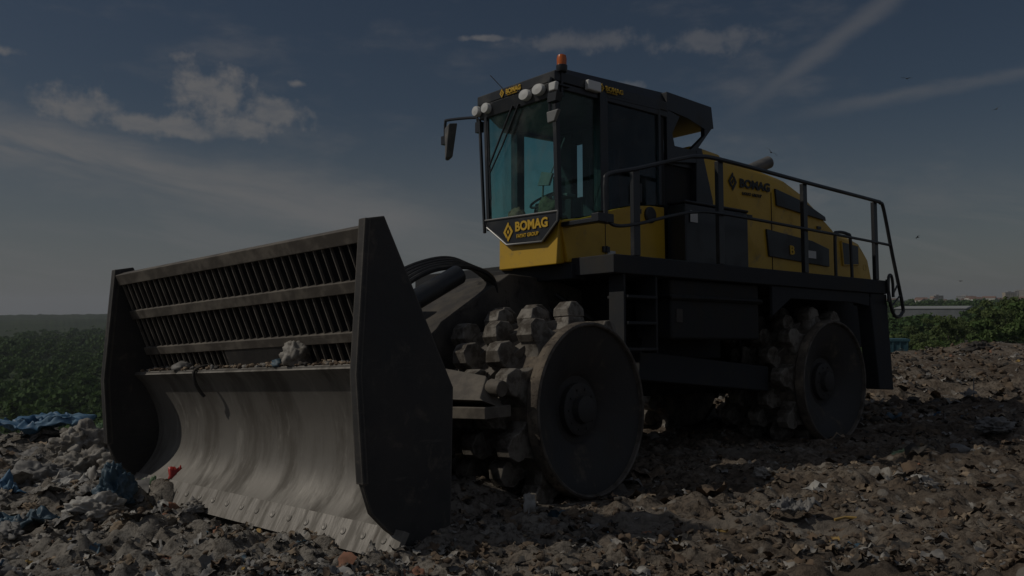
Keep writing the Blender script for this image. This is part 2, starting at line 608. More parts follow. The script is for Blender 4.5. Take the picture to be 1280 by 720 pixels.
# far hills along the horizon
def build_hills():
    mg = mat('far_woodland', (0.016, 0.030, 0.012), 1.0, col2=(0.032, 0.05, 0.02), scale=0.02)
    for (a0, a1, dist, top, seed) in ((-80, -5, 2300, -9, 3), (-80, 3, 1650, -15, 9), (24, 75, 3400, 10, 4)):
        mb = MB()
        n = 900
        rows = 7
        V = []; F = []
        for i in range(n + 1):
            a = R(a0 + (a1 - a0) * i / n)
            h = top + 9 * (float(fbm(np.array(i * 0.0107), np.array(seed * 1.3), seed, 4)) - 0.5) + 5 * (float(fbm(np.array(i * 0.33), np.array(0.5), seed, 3)) - 0.5)
            if seed == 4:
                h = 2 + 22 * float(sstep(np.array(math.degrees(a)), 28.5, 33.0)) + 6 * (float(vnoise(np.array(i * 0.7), np.array(0.5), seed)) - 0.5)
            for k in range(rows):
                t = k / (rows - 1)
                r = dist - 500 + 1000 * t
                z = -45 + (h + 45) * math.sin(math.pi * min(1.0, t * 1.0)) ** 0.8
                V.append((r * math.sin(a), r * math.cos(a), z))
        for i in range(n):
            for k in range(rows - 1):
                F.append((i * rows + k, (i + 1) * rows + k, (i + 1) * rows + k + 1, i * rows + k + 1))
        mb.add(V, F)
        o = mb.build('hills', mg, smooth=True)
        tag(o, kind='structure')


build_hills()

# ------------------------------------------------------------------ materials of the machine
M_YEL = mat('yellow_paint', (0.52, 0.315, 0.02), 0.42, col2=(0.40, 0.25, 0.035), scale=2.2, lo=0.45, hi=0.75, col3=(0.20, 0.145, 0.07), scale3=4.5, lo3=0.56, hi3=0.78, spec=0.5)
M_BLK = mat('black_paint', (0.014, 0.016, 0.02), 0.38, col2=(0.035, 0.035, 0.034), scale=3.0, lo=0.45, hi=0.75, spec=0.5)
M_BLKM = mat('matt_black', (0.012, 0.013, 0.015), 0.75, col2=(0.03, 0.028, 0.026), scale=5.0)
M_RUB = mat('hose_rubber', (0.012, 0.012, 0.013), 0.55, col2=(0.05, 0.045, 0.04), scale=8, lo=0.5, hi=0.75)
M_STEEL = mat('worn_steel', (0.19, 0.178, 0.16), 0.55, 0.25, col2=(0.105, 0.095, 0.082), scale=2.0, lo=0.40, hi=0.68, stretch=(2.4, 0.8, 0.6), bump=0.16, bscale=9, col3=(0.265, 0.25, 0.225), scale3=3.5, lo3=0.55, hi3=0.75, rotz=R(42))
M_EDGE = mat('polished_edge_steel', (0.23, 0.215, 0.195), 0.5, 0.3, col2=(0.16, 0.148, 0.13), scale=3, stretch=(4, 1, 0.5), bump=0.25, bscale=8, col3=(0.10, 0.085, 0.07), scale3=4, lo3=0.60, hi3=0.72, rotz=R(42))
M_PLATE = mat('dark_steel_plate', (0.032, 0.031, 0.031), 0.6, 0.1, col2=(0.058, 0.053, 0.049), scale=1.7, col3=(0.12, 0.102, 0.082), scale3=4.0, lo3=0.56, hi3=0.76, bump=0.3, bscale=6)
M_BAR = mat('dusty_steel_bar', (0.09, 0.078, 0.066), 0.65, 0.1, col2=(0.17, 0.15, 0.125), scale=6, bump=0.1)
M_DRUM = mat('soiled_drum_steel', (0.085, 0.07, 0.056), 0.85, 0.05, col2=(0.20, 0.165, 0.125), scale=5, col3=(0.04, 0.03, 0.024), scale3=13, lo3=0.55, hi3=0.7, bump=0.55, bscale=20)
M_TOOTH = mat('worn_tooth_steel', (0.175, 0.158, 0.135), 0.6, 0.15, col2=(0.07, 0.058, 0.046), scale=9, lo=0.40, hi=0.62, col3=(0.24, 0.22, 0.19), scale3=6, lo3=0.6, hi3=0.72, bump=0.25, bscale=35)
M_DISC = mat('drum_end_plate_steel', (0.034, 0.033, 0.033), 0.66, 0.1, col2=(0.050, 0.046, 0.042), scale=2.0, col3=(0.105, 0.088, 0.068), scale3=4.0, lo3=0.56, hi3=0.74, bump=0.3, bscale=9)
M_RIM = mat('rim_steel', (0.12, 0.105, 0.09), 0.6, 0.2, col2=(0.07, 0.06, 0.05), scale=7, bump=0.2)
M_CHAS = mat('dark_chassis_paint', (0.020, 0.022, 0.026), 0.78, col2=(0.045, 0.042, 0.038), scale=2.5, lo=0.45, hi=0.75, bump=0.05)
M_GREY = mat('dusty_grey_plate', (0.055, 0.05, 0.046), 0.75, 0.1, col2=(0.10, 0.09, 0.077), scale=3.5, col3=(0.03, 0.027, 0.025), scale3=6, lo3=0.55, hi3=0.72, bump=0.2)
M_LAMP = mat('lamp_glass', (0.62, 0.62, 0.60), 0.25, 0.0, spec=0.6, coat=0.6)
M_LAMP.node_tree.nodes['Principled BSDF'].inputs['Coat Weight'].default_value = 0.6
M_AMBER = mat('amber_plastic', (0.55, 0.12, 0.012), 0.25, coat=0.5)
M_MIRROR = mat('mirror_back_plastic', (0.10, 0.10, 0.098), 0.5, col2=(0.16, 0.15, 0.14), scale=9)
M_YTXT = mat('yellow_lettering', (0.58, 0.36, 0.03), 0.5)
M_BTXT = mat('black_lettering', (0.016, 0.016, 0.018), 0.5)
M_WTXT = mat('pale_sticker', (0.55, 0.55, 0.54), 0.5)
M_TRIM = mat('light_trim', (0.22, 0.22, 0.215), 0.4, 0.3)
M_SEAT = mat('seat_fabric', (0.03, 0.03, 0.033), 0.9)


def edge_wear(m, col, radius=0.03, amount=0.8):
    t = m.node_tree; g = NG(t); b = t.nodes['Principled BSDF']
    bv = g.node('ShaderNodeBevel', samples=4); bv.inputs['Radius'].default_value = radius
    ge = g.node('ShaderNodeNewGeometry')
    dt = g.node('ShaderNodeVectorMath', operation='DOT_PRODUCT')
    t.links.new(bv.outputs[0], dt.inputs[0]); t.links.new(ge.outputs['Normal'], dt.inputs[1])
    tc = g.node('ShaderNodeTexCoord')
    n = g.noise(tc.outputs['Object'], 9.0, 6.0, 0.7)
    f = g.math('MULTIPLY', g.step(g.math('ADD', dt.outputs['Value'], g.math('MULTIPLY', g.math('SUBTRACT', n, 0.5), 0.25)), 0.99, 0.86), amount)
    src = b.inputs['Base Color'].links[0].from_socket
    # long thin scratches
    mp = g.node('ShaderNodeMapping'); mp.inputs['Rotation'].default_value = (0.3, 0.5, 0.4); mp.inputs['Scale'].default_value = (1.2, 1.2, 22.0)
    t.links.new(tc.outputs['Object'], mp.inputs[0])
    sc = g.math('MULTIPLY', g.step(g.noise(mp.outputs[0], 1.6, 3.0, 0.6), 0.66, 0.72), 0.22)
    c = g.mix(g.math('MAXIMUM', f, sc), src, tuple(col) + (1,))
    t.links.new(c, b.inputs['Base Color'])


edge_wear(M_PLATE, (0.15, 0.135, 0.115), 0.025)
edge_wear(M_BAR, (0.26, 0.24, 0.21), 0.012, 0.6)
edge_wear(M_TOOTH, (0.30, 0.275, 0.24), 0.02, 0.6)


def glass_mat(name, tint, refl=0.1, alpha=1.0):
    m = bpy.data.materials.new(name); m.use_nodes = True
    t = m.node_tree
    for n in list(t.nodes): t.nodes.remove(n)
    g = NG(t)
    out = g.node('ShaderNodeOutputMaterial')
    tr = g.node('ShaderNodeBsdfTransparent'); tr.inputs[0].default_value = tuple(tint) + (1,)
    gl = g.node('ShaderNodeBsdfGlossy'); gl.inputs['Roughness'].default_value = 0.03
    lw = g.node('ShaderNodeLayerWeight'); lw.inputs[0].default_value = 0.5
    fr = g.math('MULTIPLY_ADD', g.math('POWER', lw.outputs['Facing'], 4.0), 0.55, 0.02)
    tc = g.node('ShaderNodeTexCoord')
    dirt = g.step(g.noise(tc.outputs['Object'], 3.5, 6, 0.65), 0.40, 0.8, 0.0, 0.12)
    df = g.node('ShaderNodeBsdfDiffuse'); df.inputs[0].default_value = (0.30, 0.28, 0.25, 1)
    m1 = g.node('ShaderNodeMixShader'); t.links.new(fr, m1.inputs[0]); t.links.new(tr.outputs[0], m1.inputs[1]); t.links.new(gl.outputs[0], m1.inputs[2])
    m2 = g.node('ShaderNodeMixShader'); t.links.new(dirt, m2.inputs[0]); t.links.new(m1.outputs[0], m2.inputs[1]); t.links.new(df.outputs[0], m2.inputs[2])
    t.links.new(m2.outputs[0], out.inputs[0])
    return m


M_GLASS = glass_mat('teal_tinted_glass', (0.78, 0.97, 0.95))
M_GLASS_D = glass_mat('dark_tinted_glass', (0.58, 0.72, 0.80))

# ------------------------------------------------------------------ the compactor
ROOT_LOC = (2.0, 10.6, 0.0)
comp = empty('landfill_compactor', ROOT_LOC)
tag(comp, 'yellow and black landfill compactor with toothed steel drums and a wide front blade', 'compactor')


# ---- lettering
def text_mesh(s, bold=0.0):
    cu = bpy.data.curves.new('lettering', 'FONT')
    cu.body = s; cu.size = 1.0; cu.extrude = 0.004; cu.offset = bold; cu.resolution_u = 3
    ob = bpy.data.objects.new('lettering_tmp', cu)
    COL.objects.link(ob)
    dg = bpy.context.evaluated_depsgraph_get()
    dg.update()
    me = bpy.data.meshes.new_from_object(ob.evaluated_get(dg))
    bpy.data.objects.remove(ob); bpy.data.curves.remove(cu)
    return me


def lettering(s, origin, u, v, width, height, material, parent, T, bold=0.03, name='lettering', squeeze=True):
    me = text_mesh(s, bold)
    V = np.array([x.co[:] for x in me.vertices])
    mn = V.min(0); mx = V.max(0)
    V = V - [mn[0], mn[1], 0]
    sx = width / (mx[0] - mn[0]); sy = height / (mx[1] - mn[1])
    u = np.array(u, float); v = np.array(v, float); nrm = np.cross(u, v)
    P = np.array(origin, float) + V[:, :1] * sx * u + V[:, 1:2] * sy * v + V[:, 2:3] * nrm + 0.006 * nrm
    P = T(P) - np.array(parent_loc(parent))
    me.vertices.foreach_set('co', P.astype(np.float32).ravel())
    me.materials.clear(); me.materials.append(material)
    me.name = name
    me.update()
    return simple_obj(name, me, parent=parent)


def emblem(center, u, v, s, material, parent, T):
    """two nested angle brackets round a small lozenge"""
    u = np.array(u, float); v = np.array(v, float); n = np.cross(u, v)
    mb = MB()
    def P(a, b, d): return np.array(center) + s * a * u + s * b * v + d * n
    def poly(pts):
        k = len(pts)
        V = [P(a, b, 0.002) for a, b in pts] + [P(a, b, 0.008) for a, b in pts]
        mb.add(V, [list(range(k)), list(range(2 * k - 1, k - 1, -1))] + [(i, i + k, (i + 1) % k + k, (i + 1) % k) for i in range(k)])
    def seg(p, q, r_, t_): poly([p, q, r_, t_])
    o_ = [(0, 1.0), (0.74, 0.0), (0, -1.0), (-0.74, 0.0)]; k_ = 0.56
    n_ = [(a * k_, b * k_) for a, b in o_]
    lerp = lambda p, q, t: (p[0] + (q[0] - p[0]) * t, p[1] + (q[1] - p[1]) * t)
    # two angle brackets that almost close a lozenge
    poly([o_[0], lerp(o_[0], o_[1], 0.16), lerp(n_[0], n_[1], 0.30), n_[0], n_[3], lerp(n_[3], n_[2], 0.62), lerp(o_[3], o_[2], 0.66), o_[3]])
    poly([o_[2], lerp(o_[2], o_[3], 0.16), lerp(n_[2], n_[3], 0.30), n_[2], n_[1], lerp(n_[1], n_[0], 0.62), lerp(o_[1], o_[0], 0.66), o_[1]])
    poly([(0, 0.25), (0.18, 0), (0, -0.25), (-0.18, 0)])
    return mb.build('emblem', material, parent, T)


# ---- blade
def SHX(P):
    P = np.array(P, float)
    y = P[:, 1]
    P[:, 0] -= 0.03 * y
    w = sstep(-P[:, 2], -0.30, 0.45)
    P[:, 2] += w * (0.045 * (y - 1.75))
    return P


TB = lambda P: FF(SHX(P))
mb = MB()
prof = [(-2.385, 0.455), (-2.30, 0.37), (-2.22, 0.22), (-2.165, 0.05), (-2.15, -0.12), (-2.17, -0.27), (-2.225, -0.39), (-2.30, -0.48), (-2.36, -0.535)]
pf = [tuple(p[:2]) for p in catmull([(a, b, 0) for a, b in prof], 3)]
ncell = 24
ysn = np.linspace(-0.075, 3.495, ncell)
mb.sheet(pf, 'y', -0.075, 3.495, 0.04)
mb.box(-2.375, -2.05, -0.075, 3.495, 0.456, 0.480)          # ledge on top of the curved plate
mb.prism([(-1.98, 0.40), (-1.86, 0.40), (-1.80, -0.45), (-2.05, -0.50)], 'y', 0.3, 3.2)   # stiffening box behind
blade = mb.build('blade', M_STEEL, comp, TB, smooth=True)
mb = MB()
A = [(-2.365, -0.525), (-2.47, -0.70)]; Bq = [(-2.325, -0.545), (-2.43, -0.71)]
mb.prism_quads(A, Bq, 'y', -0.21, 3.56)
for i in range(17):
    y = -0.05 + i * 0.212
    for q in (0.42,):
        cx = -2.365 - 0.105 * q - 0.004; cz = -0.525 - 0.175 * q
        a = np.array([-0.105, -0.175]); a /= np.linalg.norm(a); nn = np.array([a[1], -a[0]])
        V = []; n = 10
        for ring, (rr, dd) in enumerate(((0.026, 0.001), (0.020, 0.003), (0.0001, 0.0005))):
            for k in range(n):
                th = 2 * math.pi * k / n
                V.append((cx + nn[0] * dd + a[0] * rr * math.sin(th), y + rr * math.cos(th), cz + nn[1] * dd + a[1] * rr * math.sin(th)))
        mb.add(V, [(r_ * n + k, r_ * n + (k + 1) % n, (r_ + 1) * n + (k + 1) % n, (r_ + 1) * n + k) for r_ in range(2) for k in range(n)])
mb.build('cutting_edge', M_EDGE, blade, TB)
near_poly = [(-2.55, 1.445), (-2.385, 1.475), (-1.80, 0.29), (-1.87, -0.60), (-2.02, -0.72), (-2.25, -0.735), (-2.31, -0.62), (-2.44, -0.52), (-2.56, -0.40), (-2.625, -0.22), (-2.655, 0.42)]
for (ya, yb) in ((-0.12, -0.077), (3.497, 3.54)):
    mb = MB(); mb.prism(near_poly, 'y', ya, yb)
    # edge flange along the front of the plate
    fr_ = near_poly[9:] + near_poly[:1]
    o_ = [(a - 0.012, b) for a, b in fr_]
    i_ = [(a + 0.035, b) for a, b in fr_]
    yq = (ya - 0.018, yb + 0.010) if ya < 0 else (ya - 0.010, yb + 0.018)
    mb.prism_quads(o_, i_, 'y', yq[0], yq[1])
    mb.build('side_plate', M_PLATE, blade, TB, bevel=0.006)
mb = MB()
top_, bot_ = np.array([-2.53, 1.40]), np.array([-2.17, 0.478])
tbar_ = top_ + (bot_ - top_) * 0.05
d_ = (bot_ - top_) / np.linalg.norm(bot_ - top_); n_ = np.array([-d_[1], d_[0]])
BACK = 1 if n_[0] > 0 else -1
yy = 0.02
while yy < 3.47:
    if not (1.22 < yy < 2.12):
        b2 = bot_
    else:
        b2 = top_ + (bot_ - top_) * 0.80
    q = [tbar_ + n_ * 0.0, b2 + n_ * 0.0, b2 - n_ * 0.17, tbar_ - n_ * 0.17] if BACK < 0 else [tbar_ - n_ * 0.0, b2 - n_ * 0.0, b2 + n_ * 0.17, tbar_ + n_ * 0.17]
    mb.prism([tuple(a) for a in q], 'y', yy - 0.004, yy + 0.004, 0)
    fa_, fb_ = np.array(q[0]), np.array(q[1]); nb_ = np.array(q[3]) - fa_; nb_ /= np.linalg.norm(nb_)
    mb.prism([tuple(fa_ - nb_ * 0.022), tuple(fb_ - nb_ * 0.022), tuple(fb_ - nb_ * 0.001), tuple(fa_ - nb_ * 0.001)], 'y', yy - 0.0045, yy + 0.0045, 1)
    yy += 0.098
mb.build('trash_screen', [M_BLKM, M_BAR], blade, TB)  # bar sides black for the gap shade, front strips paler as if sunlit
for t0, t1 in ((0.0, 0.105), (0.36, 0.45), (0.735, 0.815)):
    a = top_ + (bot_ - top_) * t0; b = top_ + (bot_ - top_) * t1
    mb = MB(); q = [a - n_ * 0.035 * -1 * -1, b - n_ * 0.035, b + n_ * 0.06, a + n_ * 0.06]
    mb.prism([tuple(p) for p in q], 'y', -0.075, 3.495)
    mb.build('screen_beam', M_BAR, blade, TB, bevel=0.008)
mb = MB()
a = top_ + (bot_ - top_) * 0.815; b = bot_
mb.prism([tuple(a - n_ * 0.028), tuple(b - n_ * 0.028), tuple(b + n_ * 0.02), tuple(a + n_ * 0.02)], 'y', 1.22, 2.13)
mb.build('gusset_plate', M_PLATE, blade, TB, bevel=0.006)

# ---- drums
def tooth_geo(mb, ang, y, R0, cx=0.0, mirror=1.0):
    """a flared foot and a tombstone-shaped cap with chamfered flanks"""
    er = np.array([math.cos(ang), 0, math.sin(ang)]); et = np.array([-math.sin(ang), 0, math.cos(ang)]); ea = np.array([0, 1.0, 0])
    P = lambda t, a, h: er * (R0 + h) + ea * (y + a) + et * t
    def loft(levels, close=True):
        V = []; n = 8
        for (h, lt, la, k, kk) in levels:
            for (sx, sy) in ((-1, -k), (-kk, -1), (kk, -1), (1, -k), (1, k), (kk, 1), (-kk, 1), (-1, k)):
                V.append(P(lt * sx, la * sy, h))
        F = [(i * n + q, i * n + (q + 1) % n, (i + 1) * n + (q + 1) % n, (i + 1) * n + q) for i in range(len(levels) - 1) for q in range(n)]
        F.append([(len(levels) - 1) * n + q for q in range(n)])
        mb.add(V, F)
    loft([(-0.03, 0.180, 0.112, 0.93, 0.95), (0.030, 0.130, 0.096, 0.93, 0.95), (0.092, 0.106, 0.084, 0.93, 0.95), (0.096, 0.118, 0.092, 0.90, 0.93), (0.165, 0.112, 0.088, 0.90, 0.93), (0.230, 0.040, 0.068, 0.90, 0.90)])


def make_drum(T, y0, y1, sgn, near, phase):
    """sgn +1: the outer end plate looks to -y (near side), -1: it looks to +y"""
    yo = y0 if sgn > 0 else y1
    R0 = 0.735
    mb = MB()
    prof = [(0.765, 0.0), (0.775, 0.02), (0.775, 0.10), (R0, 0.14), (R0, 1.10), (0.70, 1.14), (0.25, 1.14)]
    mb.lathe([(r, sgn * t) for r, t in prof], (0, yo, 0), n=72)
    rows = 5
    per = 10
    bars = MB()
    # raised guide bars from each tooth to the next row
    for i in range(rows - 1):
        for j in range(per):
            a0 = phase + 2 * math.pi * (j + 0.5 * (i % 2)) / per
            a1 = phase + 2 * math.pi * (j + 0.5 * ((i + 1) % 2) + (0.0 if i % 2 == 0 else 1.0)) / per
            yA = yo + sgn * (0.25 + i * 0.205); yB = yo + sgn * (0.25 + (i + 1) * 0.205)
            V = []; F = []
            n = 5
            for k in range(n):
                t = k / (n - 1)
                a = a0 + (a1 - a0) * t; y = yA + (yB - yA) * t
                er = np.array([math.cos(a), 0, math.sin(a)]); ea = np.array([0, 1.0, 0])
                for (h, w) in ((-0.01, -0.080), (0.072, -0.055), (0.072, 0.055), (-0.01, 0.080)):
                    V.append(er * (R0 + h) + ea * (y + w))
            for k in range(n - 1):
                for q in range(3):
                    F.append((k * 4 + q, k * 4 + q + 1, k * 4 + 5 + q, k * 4 + 4 + q))
            bars.add(V, F)
    w = mb.build('drum_wheel', M_DRUM, comp, T, smooth=True)
    bars.build('tread_bar', M_BAR, w, T, bevel=0.006, seg=1)
    mb = MB()
    prof = [(0.765, -0.004), (0.748, -0.012), (0.735, -0.004), (0.728, 0.03)]
    mb.lathe([(r, sgn * t) for r, t in prof], (0, yo, 0), n=96)
    mb.build('rim', M_RIM, w, T, smooth=True)
    mb = MB()
    prof = [(0.729, 0.03), (0.70, 0.035), (0.33, 0.17), (0.30, 0.205), (0.0005, 0.205)]
    mb.lathe([(r, sgn * t) for r, t in prof], (0, yo, 0), n=72)
    mb.build('end_plate', M_DISC, w, T, smooth=True)
    mb = MB()
    prof = [(0.235, 0.206), (0.235, 0.15), (0.22, 0.14), (0.13, 0.14), (0.12, 0.085), (0.10, 0.075), (0.0005, 0.075)]
    mb.lathe([(r, sgn * t) for r, t in prof], (0, yo, 0), n=36)
    for k in range(10):
        a = 2 * math.pi * k / 10
        mb.lathe([(0.011, sgn * 0.141), (0.011, sgn * 0.13), (0.0005, sgn * 0.13)], (0.18 * math.cos(a), yo, 0.18 * math.sin(a)), n=8)
    mb.build('hub', M_DISC, w, T, smooth=True)
    if near:
        for i in range(rows):
            for j in range(per):
                a = phase + 2 * math.pi * (j + 0.5 * (i % 2)) / per
                mb = MB(); tooth_geo(mb, a, yo + sgn * (0.25 + i * 0.205), R0, mirror=1 if i % 2 == 0 else -1)
                mb.build('tooth', M_TOOTH, w, T, bevel=0.006, seg=1)
    else:
        mb = MB()
        for i in range(rows):
            for j in range(per):
                a = phase + 2 * math.pi * (j + 0.5 * (i % 2)) / per
                tooth_geo(mb, a, yo + sgn * (0.25 + i * 0.205), R0, mirror=1 if i % 2 == 0 else -1)
        o = mb.build('teeth', M_TOOTH, w, T, bevel=0.006, seg=1)
        o['kind'] = 'stuff'
    return w


make_drum(FF, 0.0, 1.14, 1, True, 0.30)
make_drum(FF, 2.30, 3.44, -1, False, 0.12)
make_drum(FB, 0.0, 1.14, 1, True, 0.55)
make_drum(FB, 2.30, 3.44, -1, False, 0.40)

# ---- front frame, arms, cylinders, hoses
mb = MB()
mb.prism([(-0.90, 0.55), (-0.60, 0.84), (0.36, 1.33), (1.0, 1.30), (1.75, 1.16), (1.75, -0.15), (-0.85, -0.15)], 'y', 1.27, 2.20)
mb.box(-0.30, 0.30, 1.15, 2.30, -0.20, 0.25)
ffm = mb.build('front_frame', M_GREY, comp, FF, bevel=0.02)
mb = MB()
mb.hexa([(-1.20, 0.18, 0.155), (-1.20, 1.25, 0.175), (-0.90, 1.25, 0.10), (-0.90, 0.22, 0.06)],
        [(-1.18, 0.24, 0.17), (-1.18, 1.25, 0.19), (-0.95, 1.25, 0.47), (-0.95, 0.38, 0.345)])
mb.tube([(-0.99, 0.30, 0.25), (-0.99, 0.16, 0.235)], 0.07, 10)
mb.box(-1.16, -0.85, 0.20, 1.25, 0.00, 0.10)
mb.build('scraper_bar', M_BAR, comp, FF, bevel=0.012)
for y_ in (1.02, 2.45):
    mb = MB()
    mb.hexa([(-2.02, y_ - 0.10, -0.42), (-2.02, y_ + 0.10, -0.42), (-0.7, y_ + 0.14, -0.30), (-0.7, y_ - 0.02, -0.30)],
            [(-2.02, y_ - 0.10, -0.12), (-2.02, y_ + 0.10, -0.12), (-0.7, y_ + 0.14, 0.05), (-0.7, y_ - 0.02, 0.05)])
    mb.build('push_arm', M_CHAS, comp, FF, bevel=0.015)
for y_ in (1.22, 2.25):
    mb = MB()
    mb.tube([(-0.42, y_, 1.28), (-1.05, y_, 0.99)], 0.095, 16)
    mb.tube([(-1.04, y_, 0.995), (-1.10, y_, 0.967)], 0.108, 16)
    cyl = mb.build('lift_cylinder', M_BLK, comp, FF, smooth=True)
    mb = MB(); mb.tube([(-1.08, y_, 0.975), (-2.0, y_, 0.55)], 0.045, 12)
    mb.build('piston_rod', M_TRIM, cyl, FF, smooth=True)
for k in range(5):
    mb = MB()
    y_ = 1.30 + 0.055 * k
    pts = [(-1.20 + 0.04 * k, y_, 0.92), (-1.0, y_ + 0.02, 1.16 + 0.015 * k), (-0.62, y_ + 0.03, 1.33 + 0.02 * k), (-0.18, y_, 1.37 + 0.025 * k), (0.10 + 0.04 * k, y_ - 0.02, 1.28), (0.18 + 0.03 * k, y_, 1.08)]
    mb.tube(catmull(pts, 8), 0.026, 8)
    mb.build('hydraulic_hose', M_RUB, comp, FF, smooth=True)
mb = MB(); mb.tube([(-0.80, 1.85, 1.22), (-0.72, 2.20, 1.20)], 0.17, 18)
mb.build('hose_reel', M_BLKM, comp, FF, bevel=0.02)

# ---- rear half: chassis and deck
mb = MB()
mb.box(-3.35, -1.35, 0.75, 2.7, 0.30, 1.12)
mb.box(-3.2, 0.9, 1.25, 2.2, -0.15, 1.0)
mb.box(-0.3, 0.3, 1.15, 2.30, -0.2, 0.25)
mb.build('chassis', M_BLKM, comp, FB, bevel=0.02)
mb = MB()
mb.hexa([(-3.33, 0.35, 0.10), (-3.33, 0.75, 0.10), (-0.95, 0.75, -0.10), (-0.95, 0.35, -0.10)],
        [(-3.30, 0.35, 0.40), (-3.30, 0.75, 0.40), (-0.95, 0.75, 0.20), (-0.95, 0.35, 0.20)])
mb.build('side_beam', M_CHAS, comp, FB, bevel=0.015)
mb = MB()
mb.box(-4.05, 1.47, 0.02, 3.42, 1.16, 1.345)
mb.box(-4.10, -3.9, 0.55, 2.1, 1.13, 1.29)
deck = mb.build('deck', M_CHAS, comp, FB, bevel=0.012)
for x_ in (-2.9, -2.0, -1.1, -0.2, 0.7):
    pass
mb = MB()
mb.box(-3.1, -1.5, 0.10, 0.60, 0.52, 1.155)
mb.box(-3.14, -1.46, 0.06, 0.62, 0.93, 0.99)
tank = mb.build('fuel_tank', M_BLKM, comp, FB, bevel=0.03)
mb = MB()
mb.box(1.05, 1.50, 0.04, 0.30, 1.0, 1.158)
mb.hexa([(1.22, 0.04, -0.14), (1.22, 0.24, -0.14), (1.62, 0.24, -0.16), (1.62, 0.04, -0.16)],
        [(1.02, 0.04, 1.10), (1.02, 0.24, 1.10), (1.50, 0.24, 1.10), (1.50, 0.04, 1.10)])
mb.build('rear_post', M_CHAS, comp, FB, bevel=0.015)
mb = MB(); mb.prism([(0.95, 0.35), (2.15, 0.45), (2.2, 1.40), (0.95, 1.40)], 'y', 0.62, 2.75)
mb.build('counterweight', M_CHAS, comp, FB, bevel=0.03)
mb = MB()
for (x_, z_) in ((-2.35, 1.13), (-2.35, 1.14)):
    pass
# fender skirt hanging under the deck above the rear drum
mb.prism([(-1.30, 1.155), (1.02, 1.155), (1.02, 0.98), (0.60, 1.02), (-0.9, 1.02), (-1.30, 0.80)], 'y', 0.05, 0.09)
mb.build('fender', M_CHAS, comp, FB, bevel=0.006)

# ---- cab
cabm = MB()
Y0, Y1 = 0.60, 2.02
# lower yellow body with the curved top edge; side panels are prisms in x,z
side_poly = [(-4.10, 1.30), (-2.56, 1.345), (-2.57, 2.02), (-2.80, 2.015), (-3.10, 1.985), (-3.40, 1.915), (-3.65, 1.835), (-3.90, 1.77), (-4.13, 1.735), (-4.20, 1.72)]
cabm.prism(side_poly, 'y', Y0, Y0 + 0.06)
cabm.prism([(-3.5, 1.31)] + side_poly[1:6] + [(-3.5, 1.90)], 'y', Y1 - 0.06 + 0.35, Y1 + 0.35)
cabm.hexa([(-4.24, 1.50, 1.275), (-3.48, Y1 + 0.345, 1.31), (-3.50, Y1 + 0.20, 1.31), (-4.10, 1.45, 1.275)], [(-4.20, 1.54, 1.735), (-3.48, Y1 + 0.345, 1.88), (-3.50, Y1 + 0.20, 1.88), (-4.10, 1.48, 1.735)])
cabm.hexa([(-4.26, Y0 + 0.002, 1.27), (-4.26, 1.50, 1.27), (-4.05, 1.60, 1.30), (-4.05, Y0 + 0.07, 1.30)],
          [(-4.22, Y0 + 0.002, 1.735), (-4.22, 1.54, 1.735), (-4.0, 1.64, 1.72), (-4.0, Y0 + 0.07, 1.72)])
cab = cabm.build('cab', M_YEL, comp, FB, bevel=0.015)
mb = MB()
mb.box(-4.0, -2.58, Y0 + 0.07, 1.6, 1.35, 1.40)
mb.box(-3.4, -2.58, 1.6, Y1 + 0.28, 1.35, 1.40)
mb.build('cab_floor', M_BLKM, cab, FB)
# rear wall and the pillars
mb = MB()
mb.box(-2.66, -2.55, Y0 + 0.004, 1.82, 2.03, 3.2)
mb.box(-2.66, -2.55, 2.00, Y1 + 0.31, 2.03, 3.2)
mb.box(-2.66, -2.55, 1.8205, 1.9995, 2.03, 2.3)
mb.box(-2.66, -2.55, 1.8205, 1.9995, 2.98, 3.2)
mb.build('rear_wall', M_BLKM, cab, FB, bevel=0.02)


def post(name, p, q, r, material=M_BLK, n=4):
    m_ = MB(); m_.tube([p, q], r, n)
    return m_.build(name, material, cab, FB, bevel=0.008)


post('pillar', (-4.215, Y0 + 0.01, 1.74), (-4.235, Y0 + 0.03, 3.10), 0.040)
post('pillar', (-3.60, Y0 + 0.01, 1.86), (-3.60, Y0 + 0.01, 3.14), 0.075)
post('pillar', (-4.24, 1.69, 1.72), (-4.25, 1.73, 3.05), 0.034)
post('pillar', (-3.27, Y1 + 0.31, 1.86), (-3.27, Y1 + 0.31, 3.10), 0.085)
# glazing
mb = MB()
mb.hexa([(-4.225, Y0 + 0.04, 1.76), (-4.245, 1.68, 1.76), (-4.235, 1.68, 1.76), (-4.215, Y0 + 0.04, 1.76)],
        [(-4.245, Y0 + 0.06, 3.08), (-4.255, 1.71, 3.06), (-4.245, 1.71, 3.06), (-4.235, Y0 + 0.06, 3.08)])
mb.build('windshield', M_GLASS, cab, FB)
mb = MB()
mb.hexa([(-4.215, 1.73, 1.74), (-3.36, Y1 + 0.32, 1.88), (-3.352, Y1 + 0.31, 1.88), (-4.205, 1.72, 1.74)],
        [(-4.225, 1.76, 3.05), (-3.36, Y1 + 0.32, 3.10), (-3.352, Y1 + 0.31, 3.10), (-4.215, 1.75, 3.05)])
mb.build('corner_window', M_GLASS, cab, FB)
win_low = [(-4.18, 1.74), (-3.90, 1.785), (-3.66, 1.845)]
mb = MB(); mb.prism(win_low + [(-3.66, 3.13), (-4.20, 3.08)], 'y', Y0 + 0.012, Y0 + 0.020)
mb.build('side_window', M_GLASS, cab, FB)
mb = MB(); mb.prism([(-3.54, 1.88), (-3.40, 1.925), (-3.10, 1.995), (-2.80, 2.025), (-2.67, 2.03), (-2.67, 3.15), (-3.54, 3.13)], 'y', Y0 + 0.004, Y0 + 0.012)
door = mb.build('door', M_GLASS_D, cab, FB)
mb = MB()
